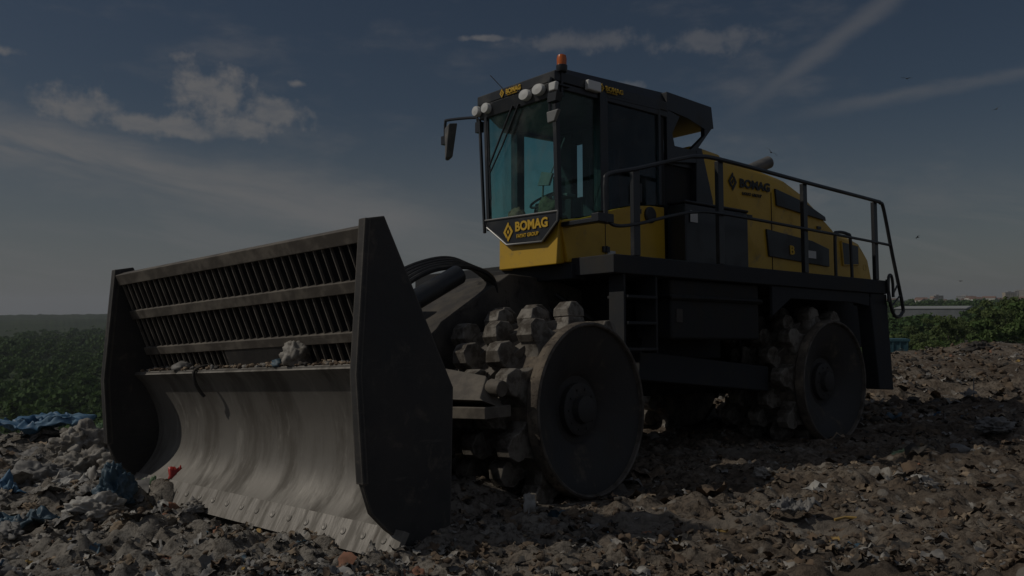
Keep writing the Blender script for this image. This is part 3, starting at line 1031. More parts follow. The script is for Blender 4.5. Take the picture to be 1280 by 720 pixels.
for (a, b) in (((-3.53, 1.9), (-3.53, 3.12)), ((-2.66, 2.03), (-2.66, 3.14)), ((-3.53, 3.12), (-2.66, 3.14))):
    mb.tube([(a[0], Y0 - 0.002, a[1]), (b[0], Y0 - 0.002, b[1])], 0.028, 4)
mb.build('door_frame', M_BLK, door, FB, bevel=0.005)
mb = MB()
mb.lathe([(0.0005, -0.035), (0.075, -0.035), (0.092, -0.02), (0.092, 0.0)], (-2.83, Y0, 1.905), 'y', 20)
mb.box(-3.10, -3.0, Y0 - 0.03, Y0 + 0.002, 1.90, 1.95)
mb.build('door_handle', M_BLK, door, FB, smooth=True)
mb = MB(); mb.tube([(-3.06, Y0 - 0.05, 2.02), (-3.06, Y0 - 0.05, 2.22)], 0.035, 8); mb.box(-3.09, -3.03, Y0 - 0.05, Y0, 2.02, 2.05); mb.box(-3.09, -3.03, Y0 - 0.05, Y0, 2.19, 2.22)
mb.build('door_pull', M_BLK, door, FB, smooth=True)
mb = MB()
mb.prism([(-3.18, 1.92), (-2.66, 2.02), (-2.66, 3.10), (-3.18, 3.10)], 'y', Y1 + 0.318, Y1 + 0.328)
mb.build('side_window', M_GLASS, cab, FB)
# roof with a deep front visor
mb = MB()
roof_top = [(-4.30, Y0 - 0.03), (-4.30, 1.83), (-3.5, Y1 + 0.40), (-2.50, Y1 + 0.40), (-2.50, Y0 - 0.02)]
mb.prism(roof_top, 'z', 3.13, 3.24)
rtop = [(-4.22, Y0 + 0.02), (-4.22, 1.80), (-3.5, Y1 + 0.34), (-2.50, Y1 + 0.34), (-2.50, Y0 + 0.02)]
V = [(a, b, 3.241) for a, b in rtop] + [(a + 0.12, 0.5 * (b - 1.3) * 1.8 + 1.3, 3.33 + 0.06 * (a > -3)) for a, b in rtop]
mb.add(V, [(5, 6, 7, 8, 9)] + [(i, (i + 1) % 5, (i + 1) % 5 + 5, i + 5) for i in range(5)])
# front band that carries the lamps, bowed downwards between them
mb.hexa([(-4.27, Y0 - 0.02, 2.98), (-4.27, 1.83, 2.98), (-4.20, 1.83, 2.98), (-4.20, Y0 - 0.02, 2.98)],
        [(-4.30, Y0 - 0.025, 3.131), (-4.30, 1.83, 3.131), (-4.20, 1.83, 3.131), (-4.20, Y0 - 0.025, 3.131)])
# side bands
mb.box(-4.19, -2.52, Y0 - 0.018, Y0 + 0.05, 3.06, 3.131)
mb.prism([(-2.50, 3.23), (-2.50, 3.10), (-3.45, 3.08), (-3.45, 3.23)], 'y', Y1 + 0.33, Y1 + 0.39)
roof = mb.build('cab_roof', M_BLK, cab, FB, bevel=0.012)
# rear guard behind the cab with an opening
for y_ in (Y0, Y1 + 0.30):
    pass
mb = MB()
mb.prism([(-2.50, 3.37), (-1.66, 3.34), (-1.62, 3.08), (-1.78, 3.04), (-2.12, 3.12), (-2.50, 3.16)], 'y', Y0, Y1 + 0.30)
for y_ in (Y0 + 0.002, Y1 + 0.23):
    mb.prism([(-1.63, 3.10), (-1.98, 2.74), (-2.12, 2.72), (-1.80, 2.97), (-1.80, 3.06)], 'y', y_, y_ + 0.06)
    if y_ > 1: continue
    mb.prism([(-2.50, 3.17), (-2.26, 3.12), (-2.40, 2.90), (-2.36, 2.76), (-1.97, 2.76), (-1.90, 2.62), (-2.50, 2.55)], 'y', y_ + 0.004, y_ + 0.056)
mb.box(-2.50, -1.95, Y0 + 0.07, 1.74, 2.55, 2.66)
mb.build('rear_guard', M_BLK, cab, FB, bevel=0.006)
# black sill and company panel below the windscreen
mb = MB()
pp = [(Y0 - 0.055, 1.80), (Y0 - 0.045, 1.70), (0.78, 1.515), (1.335, 1.53), (1.67, 1.75), (1.70, 1.83)]
mb.prism(pp, 'x', -4.285, -4.255)
panel = mb.build('front_panel', M_BLK, cab, FB, bevel=0.004)
mb = MB()
mb.tube([(-4.292, a, b) for a, b in pp] + [(-4.292, pp[0][0], pp[0][1])], 0.010, 6)
mb.build('panel_trim', M_TRIM, panel, FB, smooth=True)
U_F = (0, -1, 0); V_Z = (0, 0, 1)
lettering('BOMAG', (-4.286, 1.19, 1.655), U_F, (0, 0.03, 1), 0.50, 0.105, M_YTXT, panel, FB, 0.035)
lettering('FAYAT GROUP', (-4.286, 1.17, 1.585), U_F, (0, 0.03, 1), 0.34, 0.040, M_YTXT, panel, FB, 0.02)
emblem((-4.286, 1.31, 1.665), U_F, V_Z, 0.105, M_YTXT, panel, FB)
vi = (-4.301, 0, 0)
lettering('BOMAG', (-4.304, 1.32, 3.155), U_F, V_Z, 0.24, 0.055, M_YTXT, roof, FB, 0.03)
lettering('FAYAT GROUP', (-4.304, 1.30, 3.136), U_F, V_Z, 0.16, 0.012, M_YTXT, roof, FB, 0.01)
emblem((-4.304, 1.39, 3.180), U_F, V_Z, 0.048, M_YTXT, roof, FB)
U_S = (1, 0, 0)
lettering('BOMAG', (-3.56, Y0 - 0.034, 3.165), U_S, V_Z, 0.27, 0.052, M_YTXT, roof, FB, 0.03)
lettering('FAYAT GROUP', (-3.55, Y0 - 0.034, 3.145), U_S, V_Z, 0.17, 0.013, M_YTXT, roof, FB, 0.01)
emblem((-3.62, Y0 - 0.034, 3.185), U_S, V_Z, 0.046, M_YTXT, roof, FB)
# work lamps
for (y_, z_, rx) in ((1.83, 3.075, 0.060), (1.66, 3.075, 0.066), (1.01, 3.075, 0.082), (0.80, 3.085, 0.086)):
    mb = MB()
    n = 20
    V = []; F = []
    for (k_, dx) in ((1.0, 0.02), (1.0, -0.05), (0.9, -0.062), (0.001, -0.072)):
        for q in range(n):
            th = 2 * math.pi * q / n
            V.append((-4.275 + dx, y_ + rx * k_ * math.cos(th), z_ + 0.058 * k_ * math.sin(th)))
    F = [(i * n + k, i * n + (k + 1) % n, (i + 1) * n + (k + 1) % n, (i + 1) * n + k) for i in range(3) for k in range(n)]
    mb.add(V, F)
    mb.build('work_lamp', M_LAMP, roof, FB, smooth=True)
mb = MB(); mb.box(-3.86, -3.66, Y0 - 0.075, Y0 - 0.012, 3.115, 3.225)
mb.build('work_lamp', M_LAMP, roof, FB, bevel=0.015)
# beacon
mb = MB()
bx, by = -4.20, Y0 - 0.03
mb.tube([(bx, by, 2.98), (bx, by, 3.24)], 0.016, 8)
mb.lathe([(0.0005, 3.235), (0.05, 3.235), (0.058, 3.26), (0.058, 3.30), (0.052, 3.305)], (bx, by, 0), 'z', 20)
mb.box(bx - 0.05, bx + 0.09, by - 0.03, by + 0.05, 3.085, 3.098)
bc = mb.build('beacon', M_BLK, cab, FB, smooth=True)
mb = MB(); mb.lathe([(0.0005, 3.304), (0.050, 3.304), (0.052, 3.37), (0.044, 3.405), (0.02, 3.418), (0.0005, 3.42)], (bx, by, 0), 'z', 20)
mb.build('beacon_lens', M_AMBER, bc, FB, smooth=True)
# near mirror cluster on the front corner
mb = MB()
mx = -4.33
mb.tube(catmull([(mx + 0.08, Y0, 3.11), (mx, Y0 + 0.0, 3.15), (mx, Y0 + 0.005, 3.02), (mx, Y0 + 0.015, 2.72)], 6), 0.016, 8)
mb.hexa([(mx - 0.03, 0.50, 2.90), (mx - 0.03, 0.62, 2.90), (mx + 0.05, 0.62, 2.90), (mx + 0.05, 0.50, 2.90)],
        [(mx - 0.03, 0.48, 2.99), (mx - 0.03, 0.61, 2.99), (mx + 0.05, 0.61, 2.99), (mx + 0.05, 0.48, 2.99)])
mm = mb.build('mirror', M_BLK, cab, FB, bevel=0.01)
mb = MB(); mb.hexa([(mx - 0.05, 0.50, 2.685), (mx - 0.05, 0.60, 2.68), (mx - 0.01, 0.60, 2.68), (mx - 0.01, 0.50, 2.685)],
                   [(mx - 0.05, 0.44, 2.80), (mx - 0.05, 0.615, 2.80), (mx + 0.0, 0.615, 2.80), (mx + 0.0, 0.44, 2.80)])
mb.build('mirror_head', M_TRIM, mm, FB, bevel=0.012)
mb = MB(); mb.hexa([(mx - 0.05, 0.49, 3.00), (mx - 0.05, 0.58, 3.00), (mx + 0.0, 0.58, 3.00), (mx + 0.0, 0.49, 3.00)],
                   [(mx - 0.05, 0.47, 3.09), (mx - 0.05, 0.585, 3.09), (mx + 0.0, 0.585, 3.09), (mx + 0.0, 0.47, 3.09)])
mb.build('mirror_head', M_LAMP, mm, FB, bevel=0.015)
# far mirror on its long arm
mb = MB()
mx = -4.22
mb.tube(catmull([(mx, 1.92, 2.93), (mx, 1.93, 3.02), (mx, 2.0, 3.055), (mx, 2.48, 3.125), (mx, 2.545, 3.10), (mx, 2.55, 2.90)], 6), 0.017, 8)
mb.box(mx - 0.03, mx + 0.03, 1.85, 1.935, 2.86, 2.98)
mb.box(mx - 0.035, mx + 0.035, 2.50, 2.585, 2.84, 2.94)
fm = mb.build('mirror', M_BLK, cab, FB, bevel=0.006)
mb = MB(); mb.hexa([(mx - 0.06, 2.46, 2.66), (mx - 0.02, 2.52, 2.64), (mx + 0.03, 2.52, 2.64), (mx + 0.04, 2.44, 2.68)],
                   [(mx - 0.07, 2.38, 3.06), (mx - 0.03, 2.53, 3.03), (mx + 0.03, 2.53, 3.03), (mx + 0.05, 2.36, 3.08)])
mb.build('mirror_head', M_MIRROR, fm, FB, bevel=0.018)
post('mirror_bar', (-4.25, 1.76, 1.70), (-4.255, 1.845, 3.0), 0.022)
mb = MB(); mb.tube([(-4.2, 1.46, 3.24), (-4.2, 1.72, 3.48)], 0.0055, 6)
mb.build('antenna', M_BLK, cab, FB)
# wiper
mb = MB()
mb.tube([(-4.285, 1.24, 3.02), (-4.30, 1.62, 2.42)], 0.011, 6)
mb.tube([(-4.285, 1.14, 3.02), (-4.29, 1.40, 2.62), (-4.30, 1.61, 2.34)], 0.009, 6)
mb.tube([(-4.295, 1.655, 2.93), (-4.295, 1.60, 2.05)], [0.008, 0.012], 6)
mb.build('wiper', M_BLK, cab, FB)
# seat, console, steering wheel inside
mb = MB()
mb.box(-3.30, -2.85, 1.05, 1.55, 1.78, 1.92)
mb.hexa([(-2.95, 1.06, 1.90), (-2.95, 1.54, 1.90), (-2.80, 1.54, 1.90), (-2.80, 1.06, 1.90)],
        [(-2.86, 1.10, 2.75), (-2.86, 1.50, 2.75), (-2.74, 1.50, 2.75), (-2.74, 1.10, 2.75)])
mb.box(-3.15, -2.95, 1.2, 1.4, 1.40, 1.79)
mb.build('seat', M_SEAT, cab, FB, bevel=0.04)
mb = MB()
mb.box(-4.16, -3.98, Y0 + 0.12, 1.60, 1.70, 1.80)
mb.hexa([(-3.98, 1.15, 1.40), (-3.98, 1.40, 1.40), (-3.85, 1.40, 1.40), (-3.85, 1.15, 1.40)], [(-3.86, 1.18, 2.02), (-3.86, 1.36, 2.02), (-3.76, 1.36, 2.02), (-3.76, 1.18, 2.02)])
mb.tube([(-4.02, 0.86, 1.78), (-4.05, 0.94, 2.02)], [0.022, 0.045], 6)
mb.build('console', M_BLKM, cab, FB, bevel=0.01)
mb = MB()
ring = [(-3.78 + 0.19 * math.cos(a) * 0.8, 1.27 + 0.19 * math.sin(a), 2.06 + 0.1 * math.cos(a)) for a in np.linspace(0, 2 * math.pi, 25)]
mb.tube(ring, 0.014, 6, cap=False)
mb.tube([ring[0], ring[12]], 0.012, 6)
mb.build('steering_wheel', M_BLKM, cab, FB, smooth=True)
mb = MB(); mb.box(-3.62, -3.45, 1.30, 1.33, 1.95, 2.35); mb.box(-3.60, -3.46, 1.12, 1.30, 2.1, 2.14)
mb.build('monitor', M_MIRROR, cab, FB, bevel=0.01)
mb = MB(); mb.hexa([(-4.06, 0.93, 2.14), (-4.06, 1.10, 2.16), (-4.03, 1.10, 2.16), (-4.03, 0.93, 2.14)], [(-4.03, 0.90, 2.27), (-4.03, 1.07, 2.31), (-4.0, 1.07, 2.31), (-4.0, 0.90, 2.27)])
mb.tube([(-4.05, 1.05, 1.78), (-4.04, 1.03, 2.16)], 0.012, 6); mb.tube([(-4.02, 0.93, 2.27), (-4.0, 0.74, 2.62)], 0.007, 6)
mb.build('monitor', M_MIRROR, cab, FB, bevel=0.006)

# ---- box between the cab and the hood
mb = MB()
mb.prism([(-2.52, 1.346), (-1.78, 1.346), (-1.72, 2.20), (-1.93, 2.60), (-2.52, 2.54)], 'y', Y0 + 0.10, 1.75)
mb.build('intake_housing', M_BLKM, comp, FB, bevel=0.015)
mb = MB(); mb.box(-2.50, -1.30, 0.36, Y0 + 0.02, 1.346, 2.05); mb.box(-2.51, -1.29, 0.35, Y0 + 0.02, 2.052, 2.085)
mb.build('tool_box', M_BLK, comp, FB, bevel=0.02)

# ---- hood
def hood_ring(x, zt, zb, y0, y1, shoulder, ch):
    return [(x, y0, zb), (x, y0, shoulder), (x, y0 + ch * 0.35, zt - (zt - shoulder) * 0.3), (x, y0 + ch, zt), (x, y1 - ch, zt), (x, y1 - ch * 0.35, zt - (zt - shoulder) * 0.3), (x, y1, shoulder), (x, y1, zb)]


mb = MB()
secs = [(-1.66, 2.20, 1.36, 2.05), (-1.74, 2.50, 1.36, 2.42), (-1.88, 2.86, 1.36, 2.76), (-1.44, 2.83, 1.36, 2.72), (-1.36, 2.775, 1.36, 2.66), (-0.6, 2.75, 1.36, 2.60), (0.0, 2.70, 1.36, 2.50), (0.45, 2.55, 1.36, 2.38), (0.80, 2.36, 1.36, 2.24), (1.12, 2.16, 1.36, 2.08), (1.24, 2.08, 1.36, 2.0), (1.60, 2.05, 1.36, 1.95), (1.95, 1.99, 1.36, 1.85), (2.12, 1.85, 1.36, 1.70), (2.22, 1.50, 1.36, 1.42)]
secs = secs[2:]
V = []; n = 8
for (x, zt, zb, sh) in secs:
    V += hood_ring(x, zt, zb, Y0 + 0.015, 2.42, sh, 0.16)
F = [(i * n + k, (i + 1) * n + k, (i + 1) * n + k + 1, i * n + k + 1) for i in range(len(secs) - 1) for k in range(n - 1)]
F.append(list(range(n))); F.append([(len(secs) - 1) * n + k for k in range(n)][::-1])
mb.add(V, F)
hood = mb.build('hood', M_YEL, comp, FB, bevel=0.012)
# cut of the hood's front edge: black filler piece leaning along it
mb = MB(); mb.prism([(-2.0, 1.36), (-1.62, 1.36), (-1.66, 2.20), (-1.86, 2.80), (-1.96, 2.80)], 'y', Y0 + 0.004, 2.43)
mb.build('hood_seal', M_BLK, hood, FB)
for poly in ([(-0.33, 2.50), (-0.30, 2.28), (0.92, 2.19), (0.90, 2.245), (0.35, 2.40)],
             [(-0.55, 1.95), (-0.50, 1.60), (0.98, 1.55), (0.98, 1.80), (0.55, 1.88)],
             [(1.34, 1.93), (1.38, 1.60), (1.80, 1.63), (1.80, 1.90)]):
    mb = MB(); mb.prism(poly, 'y', Y0 - 0.012, Y0 + 0.014)
    vent = mb.build('vent', M_BLK, hood, FB, bevel=0.006)
    if poly[0][0] < 1: continue
    mb = MB()
    xs_ = [p[0] for p in poly]; zs_ = [p[1] for p in poly]
    pc = poly + [poly[0]]
    mb.tube([(a, Y0 + 0.004, b) for a, b in pc], 0.018, 6)
    mb.build('vent_frame', M_YEL, vent, FB, smooth=True)
lettering('BOMAG', (-1.10, Y0 + 0.008, 2.425), (0.999, 0, 0.02), (0, 0, 1), 0.66, 0.115, M_BTXT, hood, FB, 0.035)
lettering('FAYAT GROUP', (-1.05, Y0 + 0.008, 2.335), (0.999, 0, 0.02), (0, 0, 1), 0.42, 0.040, M_BTXT, hood, FB, 0.015)
emblem((-1.25, Y0 + 0.008, 2.48), U_S, V_Z, 0.115, M_BTXT, hood, FB)
lettering('B', (-0.03, Y0 - 0.014, 1.655), U_S, V_Z, 0.11, 0.12, M_YTXT, vent if False else hood, FB, 0.03)
mb = MB(); mb.box(0.30, 0.62, Y0 - 0.018, Y0 - 0.013, 1.64, 1.74)
mb.build('sticker', M_WTXT, hood, FB)
mb = MB(); mb.lathe([(0.045, 0.0), (0.045, 0.012), (0.0005, 0.012)], (2.02, Y0 + 0.012, 1.60), 'y', 12)
mb.build('hood_latch', M_BLK, hood, FB)
mb = MB()
mb.tube([(-0.62, 0.95, 2.70), (-0.45, 0.93, 2.76), (-0.05, 0.86, 2.93)], 0.085, 18)
mb.build('exhaust_pipe', M_MIRROR, comp, FB, smooth=True)

# ---- small fittings
mb = MB()
mb.box(-3.553, -3.545, Y0 - 0.003, Y0 + 0.003, 1.34, 1.87)
mb.build('panel_gap', M_BLKM, cab, FB)
for z_ in (1.47, 1.80):
    mb = MB(); mb.box(-3.60, -3.50, Y0 - 0.022, Y0 + 0.003, z_ - 0.03, z_ + 0.03); mb.tube([(-3.55, Y0 - 0.024, z_ - 0.035), (-3.55, Y0 - 0.024, z_ + 0.035)], 0.012, 8)
    mb.build('door_hinge', M_BLK, door, FB, bevel=0.003)
mb = MB(); mb.box(-3.52, -3.40, Y0 - 0.006, Y0 - 0.0015, 1.385, 1.46)
mb.build('sticker', M_WTXT, cab, FB)
for (x_, z0_, z1_) in ((-0.40, 1.40, 2.70),):
    mb = MB(); mb.box(x_ - 0.004, x_ + 0.004, Y0 + 0.008, Y0 + 0.019, z0_, min(z1_, 2.05) if x_ > 0 else 2.44)
    mb.build('panel_gap', M_BLKM, hood, FB)
for x_ in (-0.9, 0.75):
    mb = MB(); mb.box(x_ - 0.05, x_ + 0.05, Y0 - 0.004, Y0 + 0.018, 2.06, 2.10)
    mb.build('hood_latch', M_BLK, hood, FB, bevel=0.004)
mb = MB(); mb.box(-2.43, -2.30, 0.345, 0.349, 1.84, 1.97)
mb.build('sticker', M_WTXT, comp, FB)
mb = MB(); mb.box(-3.02, -2.92, 0.092, 0.098, 0.70, 0.84)
mb.build('sticker', M_GREY, tank, FB)
for k, (pts, r_) in enumerate((([(-3.9, 1.0, 1.0), (-3.6, 0.8, 0.75), (-3.3, 0.85, 0.55), (-2.9, 0.9, 0.45)], 0.03),
                               ([(-3.95, 1.15, 0.95), (-3.7, 0.95, 0.55), (-3.35, 0.9, 0.3), (-3.0, 1.0, 0.2)], 0.028),
                               ([(-1.5, 0.55, 1.0), (-1.25, 0.5, 0.72), (-1.0, 0.62, 0.55), (-0.6, 1.1, 0.45)], 0.025),
                               ([(-1.45, 0.6, 0.9), (-1.15, 0.62, 0.5), (-0.9, 0.8, 0.25), (-0.5, 1.2, 0.2)], 0.022))):
    mb = MB(); mb.tube(catmull(pts, 8), r_, 8)
    mb.build('hydraulic_hose', M_RUB, comp, FB, smooth=True)
mb = MB()
for z_ in (0.42, 0.68, 0.94):
    mb.box(-3.85, -3.40, 0.02, 0.30, z_ - 0.015, z_ + 0.015)
mb.box(-3.88, -3.85, 0.05, 0.25, 0.38, 1.155); mb.box(-3.40, -3.37, 0.05, 0.25, 0.38, 1.155)
mb.build('access_step', M_CHAS, comp, FB, bevel=0.006)

# ---- handrail along the walkway
mb = MB()
rp = lambda pts, r, n=8: mb.tube(catmull(pts, 8), r, n)
rp([(-4.18, 0, 1.63), (-4.18, 0, 1.80), (-4.18, 0, 2.02), (-4.12, 0, 2.11), (-3.72, 0, 2.215), (-3.0, 0, 2.42), (-2.75, 0, 2.475), (-2.3, 0, 2.50), (-0.57, 0, 2.46), (1.10, 0, 2.425), (1.30, 0, 2.41), (1.40, 0, 2.33), (1.62, 0, 1.70), (1.87, 0, 1.02), (1.84, 0, 0.90), (1.74, 0, 0.85), (1.62, 0, 0.87), (1.54, 0, 0.97), (1.46, 0, 1.20), (1.44, 0, 1.36)], 0.024)
rp([(-4.18, 0, 1.80), (-4.17, 0, 1.68), (-4.04, 0, 1.615), (-3.72, 0, 1.66), (-3.2, 0, 1.79), (-2.8, 0, 1.87), (-2.3, 0, 1.90), (-0.57, 0, 1.88), (1.24, 0, 1.85), (1.56, 0, 1.84)], 0.018)
rail = mb.build('handrail', M_BLK, comp, FB, smooth=True)
for (x_, zb, zt, w_) in ((-3.70, 1.346, 2.205, 0.048), (-2.30, 1.346, 2.49, 0.046), (-0.57, 1.346, 2.45, 0.044), (1.22, 1.346, 2.415, 0.044)):
    mb = MB(); mb.box(x_ - w_, x_ + w_, 0.022, 0.075, zb, zt)
    mb.build('rail_post', M_BLK, rail, FB, bevel=0.006)
mb = MB(); mb.box(-4.30, -4.08, -0.02, 0.08, 1.63, 1.72); mb.box(-4.2, -4.1, 0.03, Y0, 1.65, 1.70)
mb.build('rail_bracket', M_BLK, rail, FB, bevel=0.01)
mb = MB()
mb.tube(catmull([(0.62, 0.30, 1.346), (0.62, 0.30, 1.90), (0.68, 0.30, 1.98), (0.95, 0.30, 1.98), (1.03, 0.30, 1.90), (1.05, 0.30, 1.346)], 6), 0.022, 8)
mb.build('grab_handle', M_BLK, rail, FB, smooth=True)
mb = MB()
rp2 = [(1.47, 0.0, 1.30), (1.50, 0.0, 1.42), (1.58, 0.0, 1.40), (1.62, 0.0, 1.20)]
mb.tube(catmull([(1.46, 0, 1.05), (1.48, 0, 1.38), (1.56, 0, 1.42), (1.60, 0, 1.30), (1.60, 0, 1.12)], 6), 0.02, 8)
mb.tube([(1.60, 0, 1.16), (1.74, 0, 1.30)], 0.012, 6); mb.tube([(1.56, 0, 1.0), (1.80, 0, 1.15)], 0.012, 6)
mb.build('step_loop', M_BLK, rail, FB, smooth=True)

# ------------------------------------------------------------------ waste: crumpled things
def crumple(sub, sx, sy, sz, amp, freq, seed, flat_bottom=True, sharp=0.0):
    bm = bmesh.new()
    bmesh.ops.create_icosphere(bm, subdivisions=sub, radius=1.0)
    o = Vector((seed * 3.7, seed * 1.3, seed * 2.1))
    for v in bm.verts:
        p = v.co.normalized()
        d = mnoise.fractal(p * freq + o, 0.9, 2.1, 4)
        rdg = 1 - abs(mnoise.noise(p * freq * 1.7 + o * 2)) * 2
        k = 1 + amp * d + sharp * (rdg - 0.5)
        q = p * k
        v.co = Vector((q.x * sx, q.y * sy, max(q.z, -0.45 if flat_bottom else -9) * sz))
    return bm


def cloth(nx, ny, sx, sy, h, seed, freq=4.5):
    bm = bmesh.new()
    g = [[None] * (ny + 1) for _ in range(nx + 1)]
    o = Vector((seed * 2.3, seed * 5.1, seed))
    for i in range(nx + 1):
        for j in range(ny + 1):
            u, v = i / nx - 0.5, j / ny - 0.5
            p = Vector((u * freq, v * freq, 0)) + o
            z = mnoise.fractal(p * 0.5, 0.8, 2.2, 3) * h * 0.9
            for q, am in ((0.4, 0.42), (1.7, 0.30), (2.6, 0.22), (0.9, 0.12)):
                ca, sa = math.cos(q + seed), math.sin(q + seed)
                fr_ = 0.5 + q * 0.55
                pr_ = Vector(((p.x * ca + p.y * sa) * 0.42 * fr_, (-p.x * sa + p.y * ca) * 1.25 * fr_, q * 3))
                pr_.y += 0.5 * mnoise.noise(p * 0.6 + Vector((q, 0, 4)))
                z += (0.6 - abs(mnoise.noise(pr_)) * 2.2) * h * am
            w = 1 + 0.25 * mnoise.noise(Vector((u * 2, v * 2, 5)) + o)
            x = (u + 0.12 * mnoise.noise(p * 1.3 + Vector((9, 0, 0)))) * sx * w
            y = (v + 0.12 * mnoise.noise(p * 1.3 + Vector((0, 9, 0)))) * sy * w
            e = min(0.5 - abs(u), 0.5 - abs(v)) * 2
            g[i][j] = bm.verts.new((x, y, z * (0.5 + 0.5 * min(1, e * 3)) + 0.02))
    for i in range(nx):
        for j in range(ny):
            bm.faces.new((g[i][j], g[i + 1][j], g[i + 1][j + 1], g[i][j + 1]))
    return bm


def bm_obj(name, bm, material, loc, rot=(0, 0, 0), smooth=True, solid=0.0):
    me = bpy.data.meshes.new(name)
    bm.to_mesh(me); bm.free()
    me.materials.append(material)
    if smooth:
        me.polygons.foreach_set('use_smooth', [True] * len(me.polygons))
    o = simple_obj(name, me, loc, rot)
    if solid:
        s = o.modifiers.new('thickness', 'SOLIDIFY'); s.thickness = solid; s.offset = 0
    return o


def gz(x, y):
    return float(ground_z(np.array([x]), np.array([y]))[0])


P_BLUE = mat('blue_plastic_film', (0.05, 0.13, 0.23), 0.5, col2=(0.11, 0.20, 0.29), scale=5, col3=(0.16, 0.16, 0.15), scale3=9, lo3=0.62, hi3=0.75)
P_TEAL = mat('dark_blue_plastic_film', (0.035, 0.075, 0.11), 0.5, col2=(0.08, 0.12, 0.15), scale=8)
P_PALE = mat('soiled_pale_plastic', (0.28, 0.262, 0.235), 0.65, col2=(0.13, 0.115, 0.095), scale=9, col3=(0.065, 0.055, 0.045), scale3=17, bump=0.3)
P_WHITE = mat('dull_white_plastic', (0.36, 0.35, 0.325), 0.55, col2=(0.22, 0.20, 0.175), scale=8)
P_GREY = mat('grey_plastic', (0.14, 0.135, 0.13), 0.6, col2=(0.22, 0.21, 0.195), scale=6)
P_DARK = mat('dark_scrap', (0.03, 0.028, 0.026), 0.7, col2=(0.07, 0.06, 0.05), scale=8)
P_RED = mat('red_plastic', (0.38, 0.03, 0.022), 0.45)
P_GREEN = mat('green_cloth', (0.10, 0.17, 0.09), 0.8, col2=(0.16, 0.22, 0.13), scale=9)
P_YELL = mat('ochre_scrap', (0.34, 0.22, 0.06), 0.7, col2=(0.24, 0.17, 0.08), scale=9)
P_BROWN = mat('brown_clod', (0.14, 0.10, 0.068), 0.95, col2=(0.07, 0.05, 0.036), scale=9, bump=0.5)
P_TAN = mat('tan_cardboard', (0.26, 0.20, 0.14), 0.85, col2=(0.17, 0.13, 0.09), scale=8)
P_ORANGE = mat('terracotta_scrap', (0.28, 0.13, 0.08), 0.8, col2=(0.20, 0.12, 0.08), scale=9)

